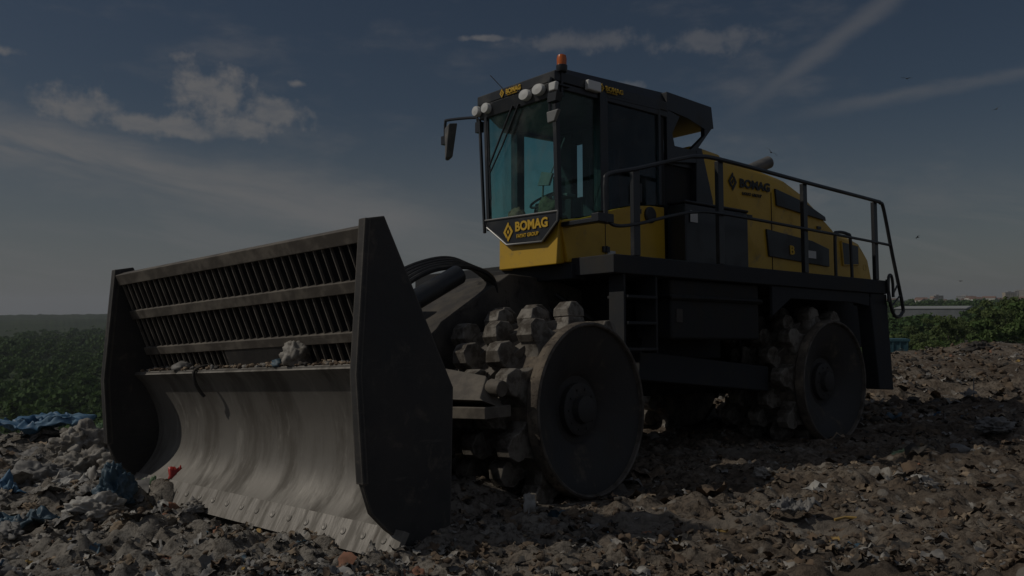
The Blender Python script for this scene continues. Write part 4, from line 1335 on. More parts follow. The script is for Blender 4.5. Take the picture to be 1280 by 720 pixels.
ITEMS = [
    # name, kind, material, x, y, size(x,y,z), rotation, label, category
    ('plastic_sheet', 'cloth', P_BLUE, -6.75, 12.35, (1.25, 0.6, 0.26), 0.1, 'crumpled bright blue plastic sheet on the rim of the tip before the wood', 'plastic sheet'),
    ('cloth_rag', 'cloth', P_GREEN, -5.75, 12.3, (0.5, 0.35, 0.14), 0.4, 'faded green rag just right of the blue plastic sheet', 'rag'),
    ('plastic_bag', 'bag', P_PALE, -5.3, 10.6, (0.32, 0.22, 0.26), 0.5, 'bulging grey plastic bag below the blue sheet, left of the blade', 'plastic bag'),
    ('plastic_bag', 'bag', P_WHITE, -3.26, 6.75, (0.20, 0.15, 0.11), 0.1, 'smooth off-white rounded bag half buried nearest the camera on the left', 'plastic bag'),
    ('plastic_bag', 'bag', P_TEAL, -3.22, 7.0, (0.13, 0.11, 0.20), 0.6, 'dark blue torn bag rising behind the off-white rounded bag', 'plastic bag'),
    ('plastic_sheet', 'cloth', P_BLUE, -4.66, 7.75, (0.35, 0.5, 0.22), 0.9, 'small blue film scrap at the left border of the waste', 'plastic sheet'),
    ('plastic_sheet', 'cloth', P_TEAL, -3.85, 6.75, (0.5, 0.35, 0.14), 0.2, 'dark navy film lying flat at the bottom left corner', 'plastic sheet'),
    ('plastic_scrap', 'shard', P_RED, -3.02, 7.72, (0.055, 0.04, 0.10), 0.2, 'red plastic scrap standing in front of the blade', 'plastic scrap'),
    ('cloth_rag', 'cloth', P_GREEN, -3.14, 7.95, (0.42, 0.22, 0.10), 0.5, 'dull green rag beside the red scrap before the blade', 'rag'),
    ('cardboard_scrap', 'cloth', P_YELL, -4.72, 9.75, (0.26, 0.22, 0.12), 0.2, 'ochre yellow scrap beside the lower corner of the far blade plate', 'scrap'),
    ('plastic_sheet', 'cloth', P_WHITE, -4.1, 8.25, (0.45, 0.35, 0.12), 0.7, 'white plastic film spread among the waste left of the blade', 'plastic sheet'),
    ('plastic_sheet', 'cloth', P_PALE, -3.5, 8.1, (0.55, 0.3, 0.14), 0.2, 'pale wrinkled film against the left tip of the cutting edge', 'plastic sheet'),
    ('brick_piece', 'clod', P_ORANGE, -2.78, 7.0, (0.07, 0.06, 0.06), 0.7, 'terracotta coloured lump in front of the blade', 'lump'),
    ('plastic_bag', 'bag', P_PALE, -4.45, 9.05, (0.30, 0.20, 0.22), 0.2, 'large wrinkled beige bag in the middle of the waste left of the blade', 'plastic bag'),
    ('plastic_bag', 'bag', P_PALE, -3.95, 8.85, (0.24, 0.18, 0.20), 0.9, 'knotted beige bag right of the large wrinkled one', 'plastic bag'),
    ('plastic_bag', 'bag', P_GREY, -4.75, 8.6, (0.30, 0.24, 0.18), 0.4, 'dark grey bag below the large wrinkled beige bag', 'plastic bag'),
    ('plastic_bag', 'bag', P_PALE, 2.33, 8.0, (0.11, 0.09, 0.07), 0.3, 'pale blue-grey bag in the shadow edge below the rear drum', 'plastic bag'),
    ('stick', 'stick', P_YELL, 2.42, 6.25, (0.10, 0.012, 0.012), 0.3, 'short orange-yellow stick lying on the brown soil', 'stick'),
    ('stone', 'clod', P_GREY, 4.72, 9.2, (0.16, 0.12, 0.08), 0.3, 'flat grey stone in the shadow right of the machine', 'stone'),
    ('plastic_bag', 'bag', P_GREY, 5.8, 10.4, (0.24, 0.18, 0.10), 0.6, 'grey bag in the shadow near the right border', 'plastic bag'),
    ('stake', 'stake', P_WHITE, 7.0, 13.1, (0.012, 0.012, 0.36), 0.0, 'thin white stake standing upright in the shadow on the right', 'stake'),
    ('plastic_scrap', 'shard', P_WHITE, 0.12, 6.75, (0.05, 0.04, 0.08), 0.4, 'small white scrap upright below the front drum', 'plastic scrap'),
    ('plastic_bag', 'bag', P_WHITE, 3.4, 7.25, (0.14, 0.09, 0.07), 0.4, 'small white bag on the sunlit soil right of the front drum', 'plastic bag'),
    ('plastic_sheet', 'cloth', P_GREY, 2.05, 6.3, (0.34, 0.22, 0.10), 0.4, 'grey film scrap on the brown soil in the right foreground', 'plastic sheet'),
    ('tarpaulin', 'bag', P_DARK, 20.2, 37.3, (0.62, 0.45, 0.32), 0.2, 'black crumpled tarpaulin on the crest of the tip far right', 'tarpaulin'),
]
for i, (nm, kind, ma, x, y, s, rz, lab, ct) in enumerate(ITEMS):
    z = gz(x, y)
    if kind == 'cloth':
        o = bm_obj(nm, cloth(48, 36, s[0], s[1], s[2] * 0.8, i + 1, 5.5), ma, (x, y, z + 0.05 + s[2] * 0.25), (0, 0, rz), True, 0.004)
    elif kind == 'bag':
        o = bm_obj(nm, crumple(5, s[0], s[1], s[2], 0.42, 1.9, i + 1, sharp=0.26), ma, (x, y, z + s[2] * 0.35), (0, 0, rz))
    elif kind == 'clod':
        o = bm_obj(nm, crumple(3, s[0], s[1], s[2], 0.25, 1.4, i + 1, sharp=0.1), ma, (x, y, z + s[2] * 0.4), (0, 0, rz))
    elif kind == 'shard':
        bm = cloth(6, 6, s[0] * 2, s[2] * 2, 0.03, i + 1)
        o = bm_obj(nm, bm, ma, (x, y, z + s[2] * 0.9), (R(80), 0, rz), True, 0.003)
    elif kind == 'stick':
        m_ = MB(); m_.tube([(-s[0], 0, 0.02), (-s[0] * 0.2, 0.01, 0.035), (s[0], -0.01, 0.03)], 0.011, 6)
        o = m_.build(nm, ma, None, lambda P, x=x, y=y, z=z: P + np.array([x, y, z]), smooth=True)
    else:
        m_ = MB(); m_.tube([(0, 0, -0.1), (0.01, 0, s[2])], [0.013, 0.010], 6)
        o = m_.build(nm, ma, None, lambda P, x=x, y=y, z=z: P + np.array([x, y, z]), smooth=True)
    tag(o, lab, ct)

# what lies on the ledge of the blade
tb = lambda p: tuple(TB(np.array([p]))[0])
o = bm_obj('plastic_bag', crumple(4, 0.10, 0.09, 0.13, 0.35, 1.8, 77, sharp=0.2), P_PALE, tb((-2.30, 1.05, 0.55)), (0, 0, 0.4))
tag(o, 'crumpled beige bag standing on the ledge of the blade', 'plastic bag')
o = bm_obj('plastic_scrap', crumple(3, 0.05, 0.07, 0.04, 0.4, 1.8, 78, sharp=0.2), P_TEAL, tb((-2.33, 1.24, 0.505)), (0, 0, 0.4))
tag(o, 'dark teal scrap beside the beige bag on the blade ledge', 'plastic scrap')
o = bm_obj('plastic_scrap', crumple(3, 0.08, 0.10, 0.05, 0.4, 1.8, 79, sharp=0.2), P_GREY, tb((-2.30, 2.75, 0.51)), (0, 0, 0.4))
tag(o, 'grey film scrap at the far end of the blade ledge', 'plastic scrap')
m_ = MB()
m_.tube(catmull([(-2.25, 2.36, 0.52), (-2.36, 2.37, 0.50), (-2.40, 2.38, 0.46), (-2.385, 2.385, 0.38), (-2.34, 2.39, 0.30), (-2.31, 2.37, 0.25)], 6), 0.014, 6)
o = m_.build('strap', P_DARK, None, TB, smooth=True)
tag(o, 'torn dark strap hanging down over the blade ledge', 'strap')
# bundles behind the windscreen
fbp = lambda p: tuple(FB(np.array([p]))[0])
P_OLIVE = mat('olive_brown_cloth', (0.12, 0.095, 0.05), 0.9, col2=(0.06, 0.05, 0.03), scale=20)
o = bm_obj('cloth_bundle', crumple(3, 0.09, 0.14, 0.13, 0.35, 1.9, 81, sharp=0.15), P_OLIVE, fbp((-4.08, 0.90, 1.86)), (0, 0, 0.7))
tag(o, 'larger olive brown bundle behind the right of the windscreen', 'bundle')
o = bm_obj('cloth_bundle', crumple(3, 0.08, 0.12, 0.09, 0.35, 1.9, 82, sharp=0.15), P_ORANGE, fbp((-4.08, 1.42, 1.86)), (0, 0, 0.7))
tag(o, 'smaller reddish brown bundle behind the left of the windscreen', 'bundle')


def scatter(name, spec, mats, label=None):
    """loose mixed scraps and clods nobody could count, one mesh"""
    bm0 = []
    for k in range(10):
        b = bmesh.new(); bmesh.ops.create_icosphere(b, subdivisions=2, radius=1.0)
        for v in b.verts:
            p_ = v.co.copy()
            v.co *= 1 + 0.35 * (random.random() - 0.5) + 0.55 * mnoise.noise(p_ * 1.5 + Vector((k * 3.1, 0, 0))) + 0.30 * mnoise.noise(p_ * 3.3 + Vector((0, k * 3.1, 0)))
        V = np.array([v.co[:] for v in b.verts]); Fc = [[v.index for v in f.verts] for f in b.faces]
        b.free(); bm0.append((V * [1, random.uniform(0.5, 0.95), random.uniform(0.4, 0.75)], Fc, False))
    for k in range(14):
        n = 6; wd = random.choice((0.30, 0.5, 1.0, 1.5, 1.7))
        V = []; Fc = []
        for i in range(n + 1):
            for j in range(n + 1):
                u_, v_ = (i / n - .5) * 2, (j / n - .5) * wd
                q_ = Vector((u_ * 1.3, v_ * 1.3, k * 4.7))
                V.append((u_ + 0.35 * mnoise.noise(q_), v_ + 0.35 * mnoise.noise(q_ + Vector((7, 0, 0))), 0.75 * mnoise.noise(q_ * 1.1 + Vector((0, 7, 0))) + 0.45 * (0.4 - abs(mnoise.noise(q_ * 2.4)))))
        for i in range(n):
            for j in range(n):
                Fc.append((i * (n + 1) + j, (i + 1) * (n + 1) + j, (i + 1) * (n + 1) + j + 1, i * (n + 1) + j + 1))
        bm0.append((np.array(V), Fc, True))
    VV = []; FF_ = []; MI = []; off = 0
    for (x, y, z, s, film, mi) in spec:
        V, Fc, _ = bm0[random.randrange(10, 24)] if film else bm0[random.randrange(10)]
        q = Matrix.Rotation(random.uniform(0, 6.28), 3, 'Z') @ Matrix.Rotation(random.gauss(0, 0.32 if film else 0.3), 3, 'X') @ Matrix.Rotation(random.gauss(0, 0.3), 3, 'Y')
        P = (V * s) @ np.array(q).T + [x, y, z]
        VV.append(P); FF_ += [[i + off for i in f] for f in Fc]; MI += [mi] * len(Fc); off += len(V)
    me = bpy.data.meshes.new(name)
    me.from_pydata(np.concatenate(VV).tolist(), [], FF_)
    for m in mats: me.materials.append(m)
    me.polygons.foreach_set('material_index', MI)
    me.polygons.foreach_set('use_smooth', [True] * len(me.polygons))
    me.update()
    o = simple_obj(name, me)
    tag(o, kind='stuff')
    if label: o['label'] = label
    return o


P_SOIL = mat('crumbled_soil', (0.15, 0.112, 0.078), 0.95, col2=(0.085, 0.064, 0.046), scale=14, col3=(0.21, 0.175, 0.135), scale3=25, bump=0.6, bscale=50)
pal = [P_BROWN, P_TAN, P_GREY, P_PALE, P_WHITE, P_DARK, P_BLUE, P_TEAL, P_ORANGE, P_YELL, P_SOIL]
xs_, ys_, ss_, fl_, mi_ = [], [], [], [], []
N = 16000
for i in range(N):
    u = random.random()
    y = 4.8 + 28 * (random.random() ** 2.3)
    az = random.uniform(-0.66, 0.66)
    x = y * math.tan(az)
    left = x < -0.6 + random.gauss(0, 0.6)
    if y > 13.2 and x < 2: continue
    film = random.random() < (0.62 if left else 0.42)
    if not film and random.random() < 0.45: continue
    s = random.uniform(0.008, 0.030) * (1.0 if not film else 1.8) * (1 + 0.03 * (y - 5))
    if random.random() < (0.13 if left else 0.07): s *= random.uniform(1.6, 3.2)
    if left:
        k = random.choices(range(10), [10, 12, 22, 32, 9, 13, 1.2, 1.6, 1.2, 1])[0]
    else:
        k = random.choices(range(10), [30, 16, 13, 13, 3.0, 20, 0.15, 0.5, 0.6, 0.4])[0]
        if film and random.random() < 0.25: k = 10
    if not film: s = min(s, 0.034)
    if film and y < 7.0: s = min(s, 0.062)
    if not film: k = random.choices((0, 5, 10), (50, 14, 60 if not left else 30))[0] if random.random() < 0.88 else k
    if not film and k in (4, 6, 7): k = 0
    xs_.append(x); ys_.append(y); ss_.append(s); fl_.append(film); mi_.append(k)
for i in range(5200):
    y = random.uniform(11.5, 43.0); x = y * math.tan(random.uniform(0.30, 0.72))
    film = random.random() < 0.6
    s = random.uniform(0.03, 0.10) * (1 + 0.02 * (y - 12)) * (1.0 if film else 0.8)
    xs_.append(x); ys_.append(y); ss_.append(s); fl_.append(film)
    mi_.append(random.choices(range(11), [10, 14, 16, 16, 5, 30, 0.5, 1.0, 1, 0.5, 10])[0] if film else random.choices((0, 5, 10), (4, 3, 4))[0])
zs_ = ground_z(np.array(xs_), np.array(ys_))
scatter('mixed_waste', [(x, y, z + s * 0.25, s, f, m) for x, y, z, s, f, m in zip(xs_, ys_, zs_, ss_, fl_, mi_)], pal, 'loose scraps, film and clods covering the tip')
# crumbs lying on the blade ledge
spec = []
for i in range(420):
    y = random.uniform(0.0, 3.4)
    hgt = 0.5 + 0.5 * math.sin(y * 3.1) * math.sin(y * 7.3 + 1)
    x = random.uniform(-2.36, -2.16)
    s = random.uniform(0.010, 0.030)
    p = TB(np.array([[x, y, 0.486 + random.random() * 0.05 * hgt * (x + 2.40) / 0.2 + s * 0.2]]))[0]
    spec.append((p[0], p[1], p[2], s, random.random() < 0.2, random.choices(range(10), [40, 30, 10, 10, 2, 12, 0, 1, 1, 0])[0]))
scatter('ledge_crumbs', spec, pal, 'crumbled soil and scraps lying on the ledge of the blade')

# larger countable lumps and films of the left waste heap
protos = []
for k in range(5):
    protos.append(('b', crumple(4, 1, 0.7, 0.55, 0.55, 1.7, 120 + k, sharp=0.40)))
for k in range(4):
    protos.append(('c', cloth(12, 10, 2.0, 1.5, 0.5, 140 + k)))
pm = []
for k, (t_, bm) in enumerate(protos):
    me = bpy.data.meshes.new('waste_piece'); bm.to_mesh(me); bm.free()
    me.materials.append(P_GREY)
    me.polygons.foreach_set('use_smooth', [True] * len(me.polygons))
    pm.append((t_, me))
groups = {'b': ('waste_lump', 'crumpled lump of soiled waste lying in the heap left of the blade', 'waste lump', 'soiled lumps in the waste heap'),
          'c': ('film_scrap', 'wrinkled film scrap lying in the waste heap left of the blade', 'film scrap', 'film scraps in the waste heap')}
for i in range(150):
    y = 5.9 + 7.2 * random.random()
    x = y * math.tan(random.uniform(-0.62, -0.44 + 0.10 * (y < 7.6)))
    if x > -2.9 and y > 7.2: continue
    t_, me = random.choice(pm)
    s = random.uniform(0.06, 0.15)
    o = simple_obj(groups[t_][0], me, (x, y, gz(x, y) + s * 0.18), (random.gauss(0, 0.3), random.gauss(0, 0.3), random.uniform(0, 6.28)))
    o.scale = (s, s * random.uniform(0.7, 1.1), s * random.uniform(0.7, 1.1))
    tag(o, groups[t_][1], groups[t_][2], groups[t_][3])
    o.material_slots[0].link = 'OBJECT'
    o.material_slots[0].material = random.choices([P_PALE, P_GREY, P_TAN, P_DARK, P_WHITE], [34, 28, 16, 16, 5])[0]

# ------------------------------------------------------------------ trees
M_LEAF = []
for k, (a, b) in enumerate((((0.075, 0.125, 0.04), (0.12, 0.165, 0.06)), ((0.050, 0.095, 0.034), (0.088, 0.135, 0.05)), ((0.080, 0.115, 0.040), (0.12, 0.15, 0.058)))):
    m = mat('foliage_%d' % k, a, 0.85, col2=b, scale=0.9, lo=0.35, hi=0.65, spec=0.15)
    g = NG(m.node_tree)
    bs = m.node_tree.nodes['Principled BSDF']; outn = [n for n in m.node_tree.nodes if n.type == 'OUTPUT_MATERIAL'][0]
    tl = g.node('ShaderNodeBsdfTranslucent'); tl.inputs[0].default_value = (b[0] * 0.9, b[1] * 1.0, b[2] * 0.6, 1)
    mx_ = g.node('ShaderNodeMixShader'); mx_.inputs[0].default_value = 0.25
    m.node_tree.links.new(bs.outputs[0], mx_.inputs[1]); m.node_tree.links.new(tl.outputs[0], mx_.inputs[2]); m.node_tree.links.new(mx_.outputs[0], outn.inputs[0])
    M_LEAF.append(m)
M_BARK = mat('bark', (0.07, 0.055, 0.04), 0.95, col2=(0.11, 0.09, 0.07), scale=6)


def crown_arrays(seed, H=11.0, W=3.6, nl=900, leaf=0.34):
    r = np.random.default_rng(seed)
    nb = 16
    cz = r.uniform(0.30, 0.93, nb) * H
    env = np.sqrt(np.clip(1 - ((cz / H - 0.52) / 0.50) ** 2, 0.05, 1)) * W
    an = r.uniform(0, 2 * math.pi, nb); rr = env * np.sqrt(r.uniform(0.05, 0.75, nb))
    bc_ = np.stack([rr * np.cos(an), rr * np.sin(an), cz], 1)
    br = r.uniform(0.9, 1.7, nb) * W / 3.6
    idx = r.integers(0, nb, nl)
    d = r.normal(size=(nl, 3)); d /= np.linalg.norm(d, axis=1)[:, None]
    d[:, 2] = np.abs(d[:, 2]) * 1.0 - 0.25 * (r.random(nl) < 0.5)
    c = bc_[idx] + d * (br[idx] * r.uniform(0.72, 1.08, nl))[:, None] * [1, 1, 0.8]
    n = d + 0.7 * r.normal(size=(nl, 3)); n /= np.linalg.norm(n, axis=1)[:, None]
    t = np.cross(n, r.normal(size=(nl, 3))); t /= np.linalg.norm(t, axis=1)[:, None]
    b = np.cross(n, t)
    s = leaf * r.uniform(0.6, 1.4, nl)[:, None]
    V = np.stack([c - t * s - b * s * 0.3, c + b * s * 0.7 - t * s * 0.1, c + t * s, c - b * s * 0.6 + t * s * 0.2], 1).reshape(-1, 3)
    return V


def quads_mesh(name, V, material):
    n = len(V) // 4
    me = bpy.data.meshes.new(name)
    me.vertices.add(len(V)); me.vertices.foreach_set('co', V.astype(np.float32).ravel())
    me.loops.add(n * 4); me.loops.foreach_set('vertex_index', np.arange(n * 4, dtype=np.int32))
    me.polygons.add(n); me.polygons.foreach_set('loop_start', np.arange(0, n * 4, 4, dtype=np.int32))
    me.update(); me.validate()
    me.materials.append(material)
    return me


crown_me = []; trunk_me = []
for k in range(6):
    crown_me.append(quads_mesh('crown', crown_arrays(300 + k, 10 + k % 3, 3.0 + 0.35 * (k % 4), 1300, 0.34), M_LEAF[k % 3]))
for k in range(2):
    m_ = MB()
    m_.tube(catmull([(0, 0, -1.0), (0.08, 0.02, 2.5), (-0.05, 0.1, 5.0), (0.1, 0.05, 8.5)], 4), [0.22 - 0.014 * i for i in range(13)], 7)
    for q in range(5):
        a = q * 1.3 + k; z0 = 2.8 + q * 0.9
        m_.tube([(0.05, 0.03, z0), (0.9 * math.cos(a), 0.9 * math.sin(a), z0 + 0.9), (1.9 * math.cos(a), 1.9 * math.sin(a), z0 + 1.5)], [0.09, 0.06, 0.02], 5)
    trunk_me.append(m_.mesh('trunk', None, [M_BARK], True))


def tree(x, y, k, sc, group, label, name='tree'):
    z = float(ground_z(np.array([x]), np.array([y]), True)[0])
    t = empty(name, (x, y, z - 0.3))
    t.rotation_euler = (0, 0, random.uniform(0, 6.28)); t.scale = (sc, sc, sc * random.uniform(0.9, 1.15))
    tag(t, label, 'tree', group)
    simple_obj('trunk', trunk_me[k % 2], parent=t)
    simple_obj('crown', crown_me[k], parent=t)
    return t


placed = []


def free(x, y, d):
    for (a, b) in placed:
        if (a - x) ** 2 + (b - y) ** 2 < d * d: return False
    placed.append((x, y)); return True


cnt = 0
tries = 0
while cnt < 170 and tries < 6000:
    tries += 1
    r = 62 + 170 * random.random() ** 1.1
    az = R(random.uniform(-38, -21))
    x, y = r * math.sin(az), r * math.cos(az)
    if not free(x, y, 5.6): continue
    k = random.choices(range(6), [3, 4, 2, 3, 4, 2])[0]
    tree(x, y, k, random.uniform(0.75, 1.2), 'broad-leaved trees of the wood below the tip', 'green broad-leaved tree in the dense wood below the left of the tip')
    cnt += 1
cnt = 0; tries = 0
while cnt < 90 and tries < 4000:
    tries += 1
    r = 150 + 190 * random.random()
    az = R(random.uniform(20, 36))
    x, y = r * math.sin(az), r * math.cos(az)
    if not free(x, y, 5.0): continue
    k = random.choice((0, 2, 2, 5, 3))
    tree(x, y, k, random.uniform(0.75, 1.15) * (1.12 if az > R(28.5) else 0.9), 'trees beyond the crest of the tip', 'green tree beyond the crest of the tip on the right')
    cnt += 1


def far_wood(name, a0, a1, r0, r1, n, seed, label):
    base = [crown_arrays(500 + k, 10.5, 3.9, 190, 0.85) for k in range(6)]
    rs = np.random.default_rng(seed)
    rr = r0 + (r1 - r0) * rs.random(n) ** 1.3; aa = np.radians(rs.uniform(a0, a1, n))
    clear = (aa > R(23.3)) & (aa < R(28.2)) & (rr > 470) & (rr < 760)
    rr, aa = rr[~clear], aa[~clear]; n = len(rr)
    x = rr * np.sin(aa); y = rr * np.cos(aa); z = ground_z(x, y)
    parts = []
    for i in range(n):
        s = rs.uniform(0.8, 1.3) * (1 + 0.35 * (rr[i] > 700))
        parts.append(base[rs.integers(0, 6)] * s + [x[i], y[i], z[i] - 0.5])
    o = simple_obj(name, quads_mesh(name, np.concatenate(parts), M_LEAF[1]))
    tag(o, kind='stuff'); o['label'] = label


far_wood('far_wood', -40, -17, 225, 1500, 1500, 5, 'far-off wood that runs to the hills on the left')
far_wood('far_wood', 19, 37, 280, 1500, 800, 6, 'far-off belt of trees before the city on the right')

# ------------------------------------------------------------------ things beyond the tip on the right
M_SHED = mat('pale_sheet_cladding', (0.15, 0.16, 0.17), 0.6, col2=(0.12, 0.13, 0.14), scale=0.1)
M_SHEDR = mat('pale_roof_sheet', (0.27, 0.28, 0.28), 0.8)
M_CONC = [mat('panel_concrete_%d' % k, c, 0.85, col2=c2, scale=0.08) for k, (c, c2) in enumerate((((0.42, 0.36, 0.27), (0.36, 0.31, 0.24)), ((0.36, 0.34, 0.32), (0.30, 0.29, 0.28)), ((0.46, 0.42, 0.36), (0.40, 0.36, 0.31))))]
M_WIN = mat('dark_window_glass', (0.05, 0.06, 0.07), 0.2)
M_ARCH = mat('pale_steel_arch', (0.6, 0.58, 0.54), 0.5)
M_CRATE = mat('blue_green_container_paint', (0.025, 0.075, 0.10), 0.6, col2=(0.05, 0.11, 0.13), scale=2.5)


def at(px_az_deg, dist):
    a = R(px_az_deg)
    return dist * math.sin(a), dist * math.cos(a)


# long shed
def shed():
    x0, y0 = at(24.0, 700); x1, y1 = at(27.8, 690)
    L = math.hypot(x1 - x0, y1 - y0)
    z0, h = -13.0, 12.4
    o = empty('warehouse', (x0, y0, z0)); o.rotation_euler = (0, 0, math.atan2(y1 - y0, x1 - x0))
    tag(o, 'long low grey warehouse with a pale roof beyond the trees', 'warehouse')
    def ch(mb, nm, m, par=o):
        me = mb.mesh(nm, None, [m]); return simple_obj(nm, me, parent=par)
    mb = MB(); mb.box(0, L, 0, 35, 0, h - 0.8); w = ch(mb, 'wall', M_SHED)
    mb = MB(); mb.prism([(-0.6, h - 0.79), (35.6, h - 0.79), (35.6, h - 0.2), (17.5, h + 1.2), (-0.6, h - 0.2)], 'x', -0.8, L + 0.8); ch(mb, 'roof', M_SHEDR)
    for i in range(6):
        mb = MB(); mb.box(4 + i * L / 6.4, 8.5 + i * L / 6.4, -0.10, 0.05, 0.1, 5.0); ch(mb, 'gate', M_CONC[1])


shed()


def block(azd, dist, w, d, h, z0, k, label, floors, rot=0.0, tower=False):
    x, y = at(azd, dist)
    o = empty('apartment_block', (x, y, z0)); o.rotation_euler = (0, 0, rot - R(azd))
    tag(o, label, 'building')
    def ch(mb, nm, m, par=o):
        return simple_obj(nm, mb.mesh(nm, None, [m]), parent=par)
    mb = MB(); mb.box(-w / 2, w / 2, -d / 2, d / 2, 0, h); ch(mb, 'wall', M_CONC[k])
    mb = MB(); mb.box(-w / 2 - 0.3, w / 2 + 0.3, -d / 2 - 0.3, d / 2 + 0.3, h + 0.01, h + 0.9); mb.box(-w / 6, w / 6, -d / 5, d / 5, h + 0.92, h + 3.5); ch(mb, 'roof', M_CONC[1])
    fh = h / floors
    for f_ in range(floors):
        mb = MB()
        n = max(3, int(w / 4))
        for q in range(n):
            xc = -w / 2 + (q + 0.5) * w / n
            mb.box(xc - w / n * 0.30, xc + w / n * 0.30, -d / 2 - 0.06, -d / 2 + 0.05, f_ * fh + fh * 0.3, f_ * fh + fh * 0.78)
        ch(mb, 'window_row', M_WIN)


block(26.28, 2500, 26, 18, 42, -18, 0, 'cream apartment tower nearest the handrail loop on the skyline', 13, 0.5)
block(27.75, 2550, 34, 18, 42, -19, 1, 'broad grey-brown apartment slab between the cream tower and the cluster', 13, -0.3)
block(30.02, 2450, 24, 18, 46, -16, 0, 'cream tower at the left of the right-hand skyline cluster', 14, 0.4)
block(30.45, 2500, 14, 16, 50, -16, 1, 'narrow grey tower in the middle of the skyline cluster', 15, 0.2)
block(30.80, 2480, 20, 18, 52, -16, 2, 'tall pale tower with dark front in the skyline cluster', 16, -0.2)
block(31.25, 2520, 12, 16, 52, -16, 2, 'narrow pale tower at the right of the skyline cluster', 16, 0.1)
HB = [('low_house', 'low')]
M_TILE = mat('dull_tiled_roof', (0.20, 0.12, 0.09), 0.9)
M_WALLP = mat('pale_render', (0.50, 0.48, 0.44), 0.85)
wall_me = []
def house_meshes(w, d, h):
    a = MB(); a.box(-w / 2, w / 2, -d / 2, d / 2, 0, h)
    r_ = MB(); r_.prism([(-d / 2 - 0.4, h + 0.01), (d / 2 + 0.4, h + 0.01), (0, h + d * 0.3)], 'x', -w / 2 - 0.4, w / 2 + 0.4)
    return a.mesh('wall', None, [M_WALLP]), r_.mesh('roof', None, [M_TILE])
hm = [house_meshes(14, 10, 9), house_meshes(22, 12, 12), house_meshes(10, 9, 7)]
for i in range(34):
    azd = random.uniform(22.5, 31.5); dist = random.uniform(1700, 2700)
    x, y = at(azd, dist)
    z = float(ground_z(np.array([x]), np.array([y]))[0])
    o = empty('house', (x, y, z + 2.0 + random.uniform(0, 5))); o.rotation_euler = (0, 0, random.uniform(0, 3.1))
    tag(o, 'small pale house among the hazy roofs of the city', 'house', 'houses of the hazy city')
    a, b = random.choice(hm)
    simple_obj('wall', a, parent=o); simple_obj('roof', b, parent=o)
# pale hoops beyond the crest
for (azd, w_, lab) in ((28.15, 11.0, 'left of two pale arched hoops beyond the crest'), (28.62, 11.0, 'right of two pale arched hoops beyond the crest')):
    x, y = at(azd, 620)
    o = empty('arched_hoop', (x, y, -11.5)); o.rotation_euler = (0, 0, -R(azd))
    tag(o, lab, 'arch')
    mb = MB(); mb.tube([(w_ / 2 * math.cos(a) * 0.95, 0, 5.3 * math.sin(a) ** 0.8 if 0 < a < math.pi else 0) for a in np.linspace(0, math.pi, 15)], 0.30, 6)
    simple_obj('rib', mb.mesh('rib', None, [M_ARCH], True), parent=o)
    mb = MB(); mb.box(-w_ / 2, w_ / 2, 0.1, 8, -0.8, 1.0)
    simple_obj('plinth', mb.mesh('plinth', None, [M_SHED]), parent=o)
# blue-green container behind the rear post
def container():
    x, y = 24.4, 55.6
    z = gz(x, y)
    zt = -0.52
    o = empty('waste_container', (x, y, zt - 1.6)); o.rotation_euler = (0, 0, -0.25)
    tag(o, 'blue-green steel waste container standing behind the crest beside the rear of the machine', 'container')
    mb = MB(); mb.box(-0.9, 0.95, -0.8, 0.8, 0.1, 1.45); b = simple_obj('body', mb.mesh('body', None, [M_CRATE]), parent=o)
    mb = MB()
    for k in range(5): mb.box(-0.85 + k * 0.42, -0.78 + k * 0.42, -0.86, -0.80, 0.12, 1.43)
    mb.box(-0.95, 1.0, -0.87, -0.80, 0.70, 0.80)
    simple_obj('rib', mb.mesh('rib', None, [M_CRATE]), parent=b)
    mb = MB(); mb.box(-0.98, 1.03, -0.88, 0.88, 1.452, 1.60); simple_obj('lid', mb.mesh('lid', None, [M_CRATE]), parent=o)
    mb = MB(); mb.box(-0.9, -0.7, -0.7, 0.7, -1.6, 0.099); mb.box(0.75, 0.95, -0.7, 0.7, -1.6, 0.099); simple_obj('skid', mb.mesh('skid', None, [M_CHAS]), parent=o)


container()

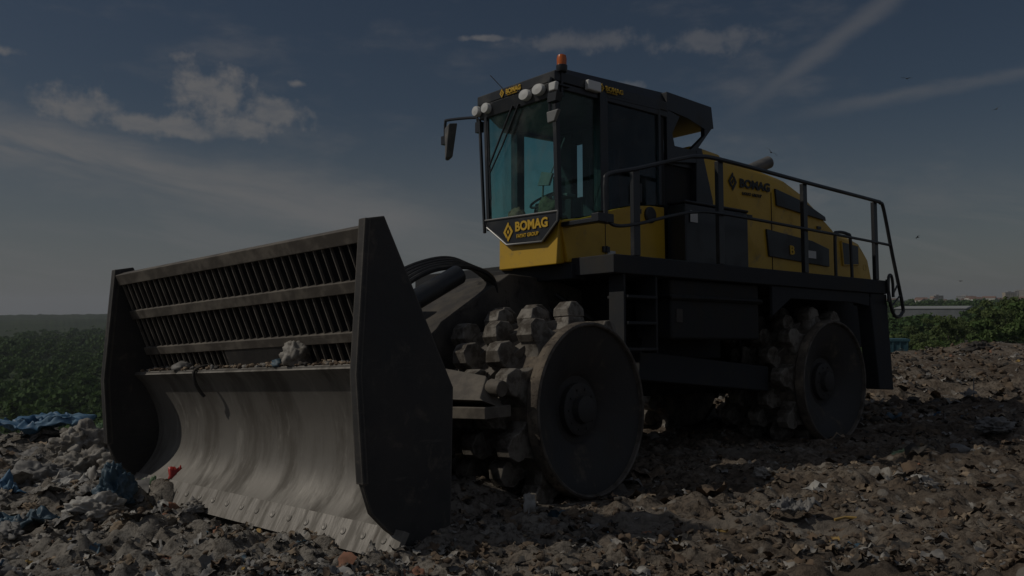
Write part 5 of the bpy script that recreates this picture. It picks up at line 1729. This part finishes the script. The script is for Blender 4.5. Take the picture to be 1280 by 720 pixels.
# birds
M_BIRD = mat('dark_bird_plumage', (0.06, 0.058, 0.055), 0.8, col2=(0.16, 0.155, 0.15), scale=3)
def bird(px, py, dist, roll, lab):
    d = Vector(((px - 640) / 1075.0, 1.0, (384 - py) / 1075.0)) * dist + Vector((0, 0, 1.66))
    mb = MB()
    mb.tube([(0, -0.24, 0), (0, -0.12, 0.01), (0, 0.05, 0.015), (0, 0.17, 0.02), (0, 0.23, 0.02)], [0.015, 0.055, 0.065, 0.04, 0.008], 8)
    for s in (-1, 1):
        V = [(s * 0.03, 0.10, 0.03), (s * 0.03, -0.08, 0.03), (s * 0.28, -0.06, 0.13), (s * 0.28, 0.12, 0.13), (s * 0.62, -0.12, 0.08), (s * 0.60, -0.02, 0.085)]
        V2 = [(a, b, c - 0.012) for a, b, c in V]
        mb.add(V + V2, [(0, 1, 2, 3), (3, 2, 4, 5), (7, 6, 9, 8), (8, 9, 11, 10), (0, 3, 9, 6), (3, 5, 11, 9), (1, 7, 8, 2), (2, 8, 10, 4), (4, 10, 11, 5)])
    mb.add([(0.0, -0.20, 0.01), (-0.06, -0.34, 0.0), (0.06, -0.34, 0.0), (0, -0.20, -0.006)], [(0, 1, 2), (3, 2, 1)])
    me = mb.mesh('bird', None, [M_BIRD], True)
    o = simple_obj('bird', me, d, (random.uniform(-.2, .2), roll, random.uniform(-1.5, 1.5)))
    tag(o, lab, 'bird')


bird(1138, 100, 95, 0.2, 'dark bird flying highest, between the two vapour trails')
bird(1250, 139, 100, -0.5, 'dark bird flying near the right border below the vapour trails')
bird(966, 192, 70, 0.7, 'dark bird flying just above the exhaust pipe')
bird(1148, 300, 120, 0.3, 'bird low in the sky right of the handrail end')
bird(1201, 355, 150, 0.1, 'tiny bird low above the skyline towers')

# ------------------------------------------------------------------ haze
mb = MB(); mb.box(-5000, 5000, -150, 5200, -75, 75)
me = mb.mesh('haze', None, [])
hz = simple_obj('haze', me)
m = bpy.data.materials.new('haze_air'); m.use_nodes = True
for n in list(m.node_tree.nodes): m.node_tree.nodes.remove(n)
g = NG(m.node_tree)
o_ = g.node('ShaderNodeOutputMaterial'); pv = g.node('ShaderNodeVolumePrincipled')
pv.inputs['Color'].default_value = (0.86, 0.91, 1.0, 1)
pv.inputs['Density'].default_value = 0.00010
pv.inputs['Anisotropy'].default_value = 0.2
m.node_tree.links.new(pv.outputs[0], o_.inputs['Volume'])
me.materials.append(m)
tag(hz, kind='stuff')
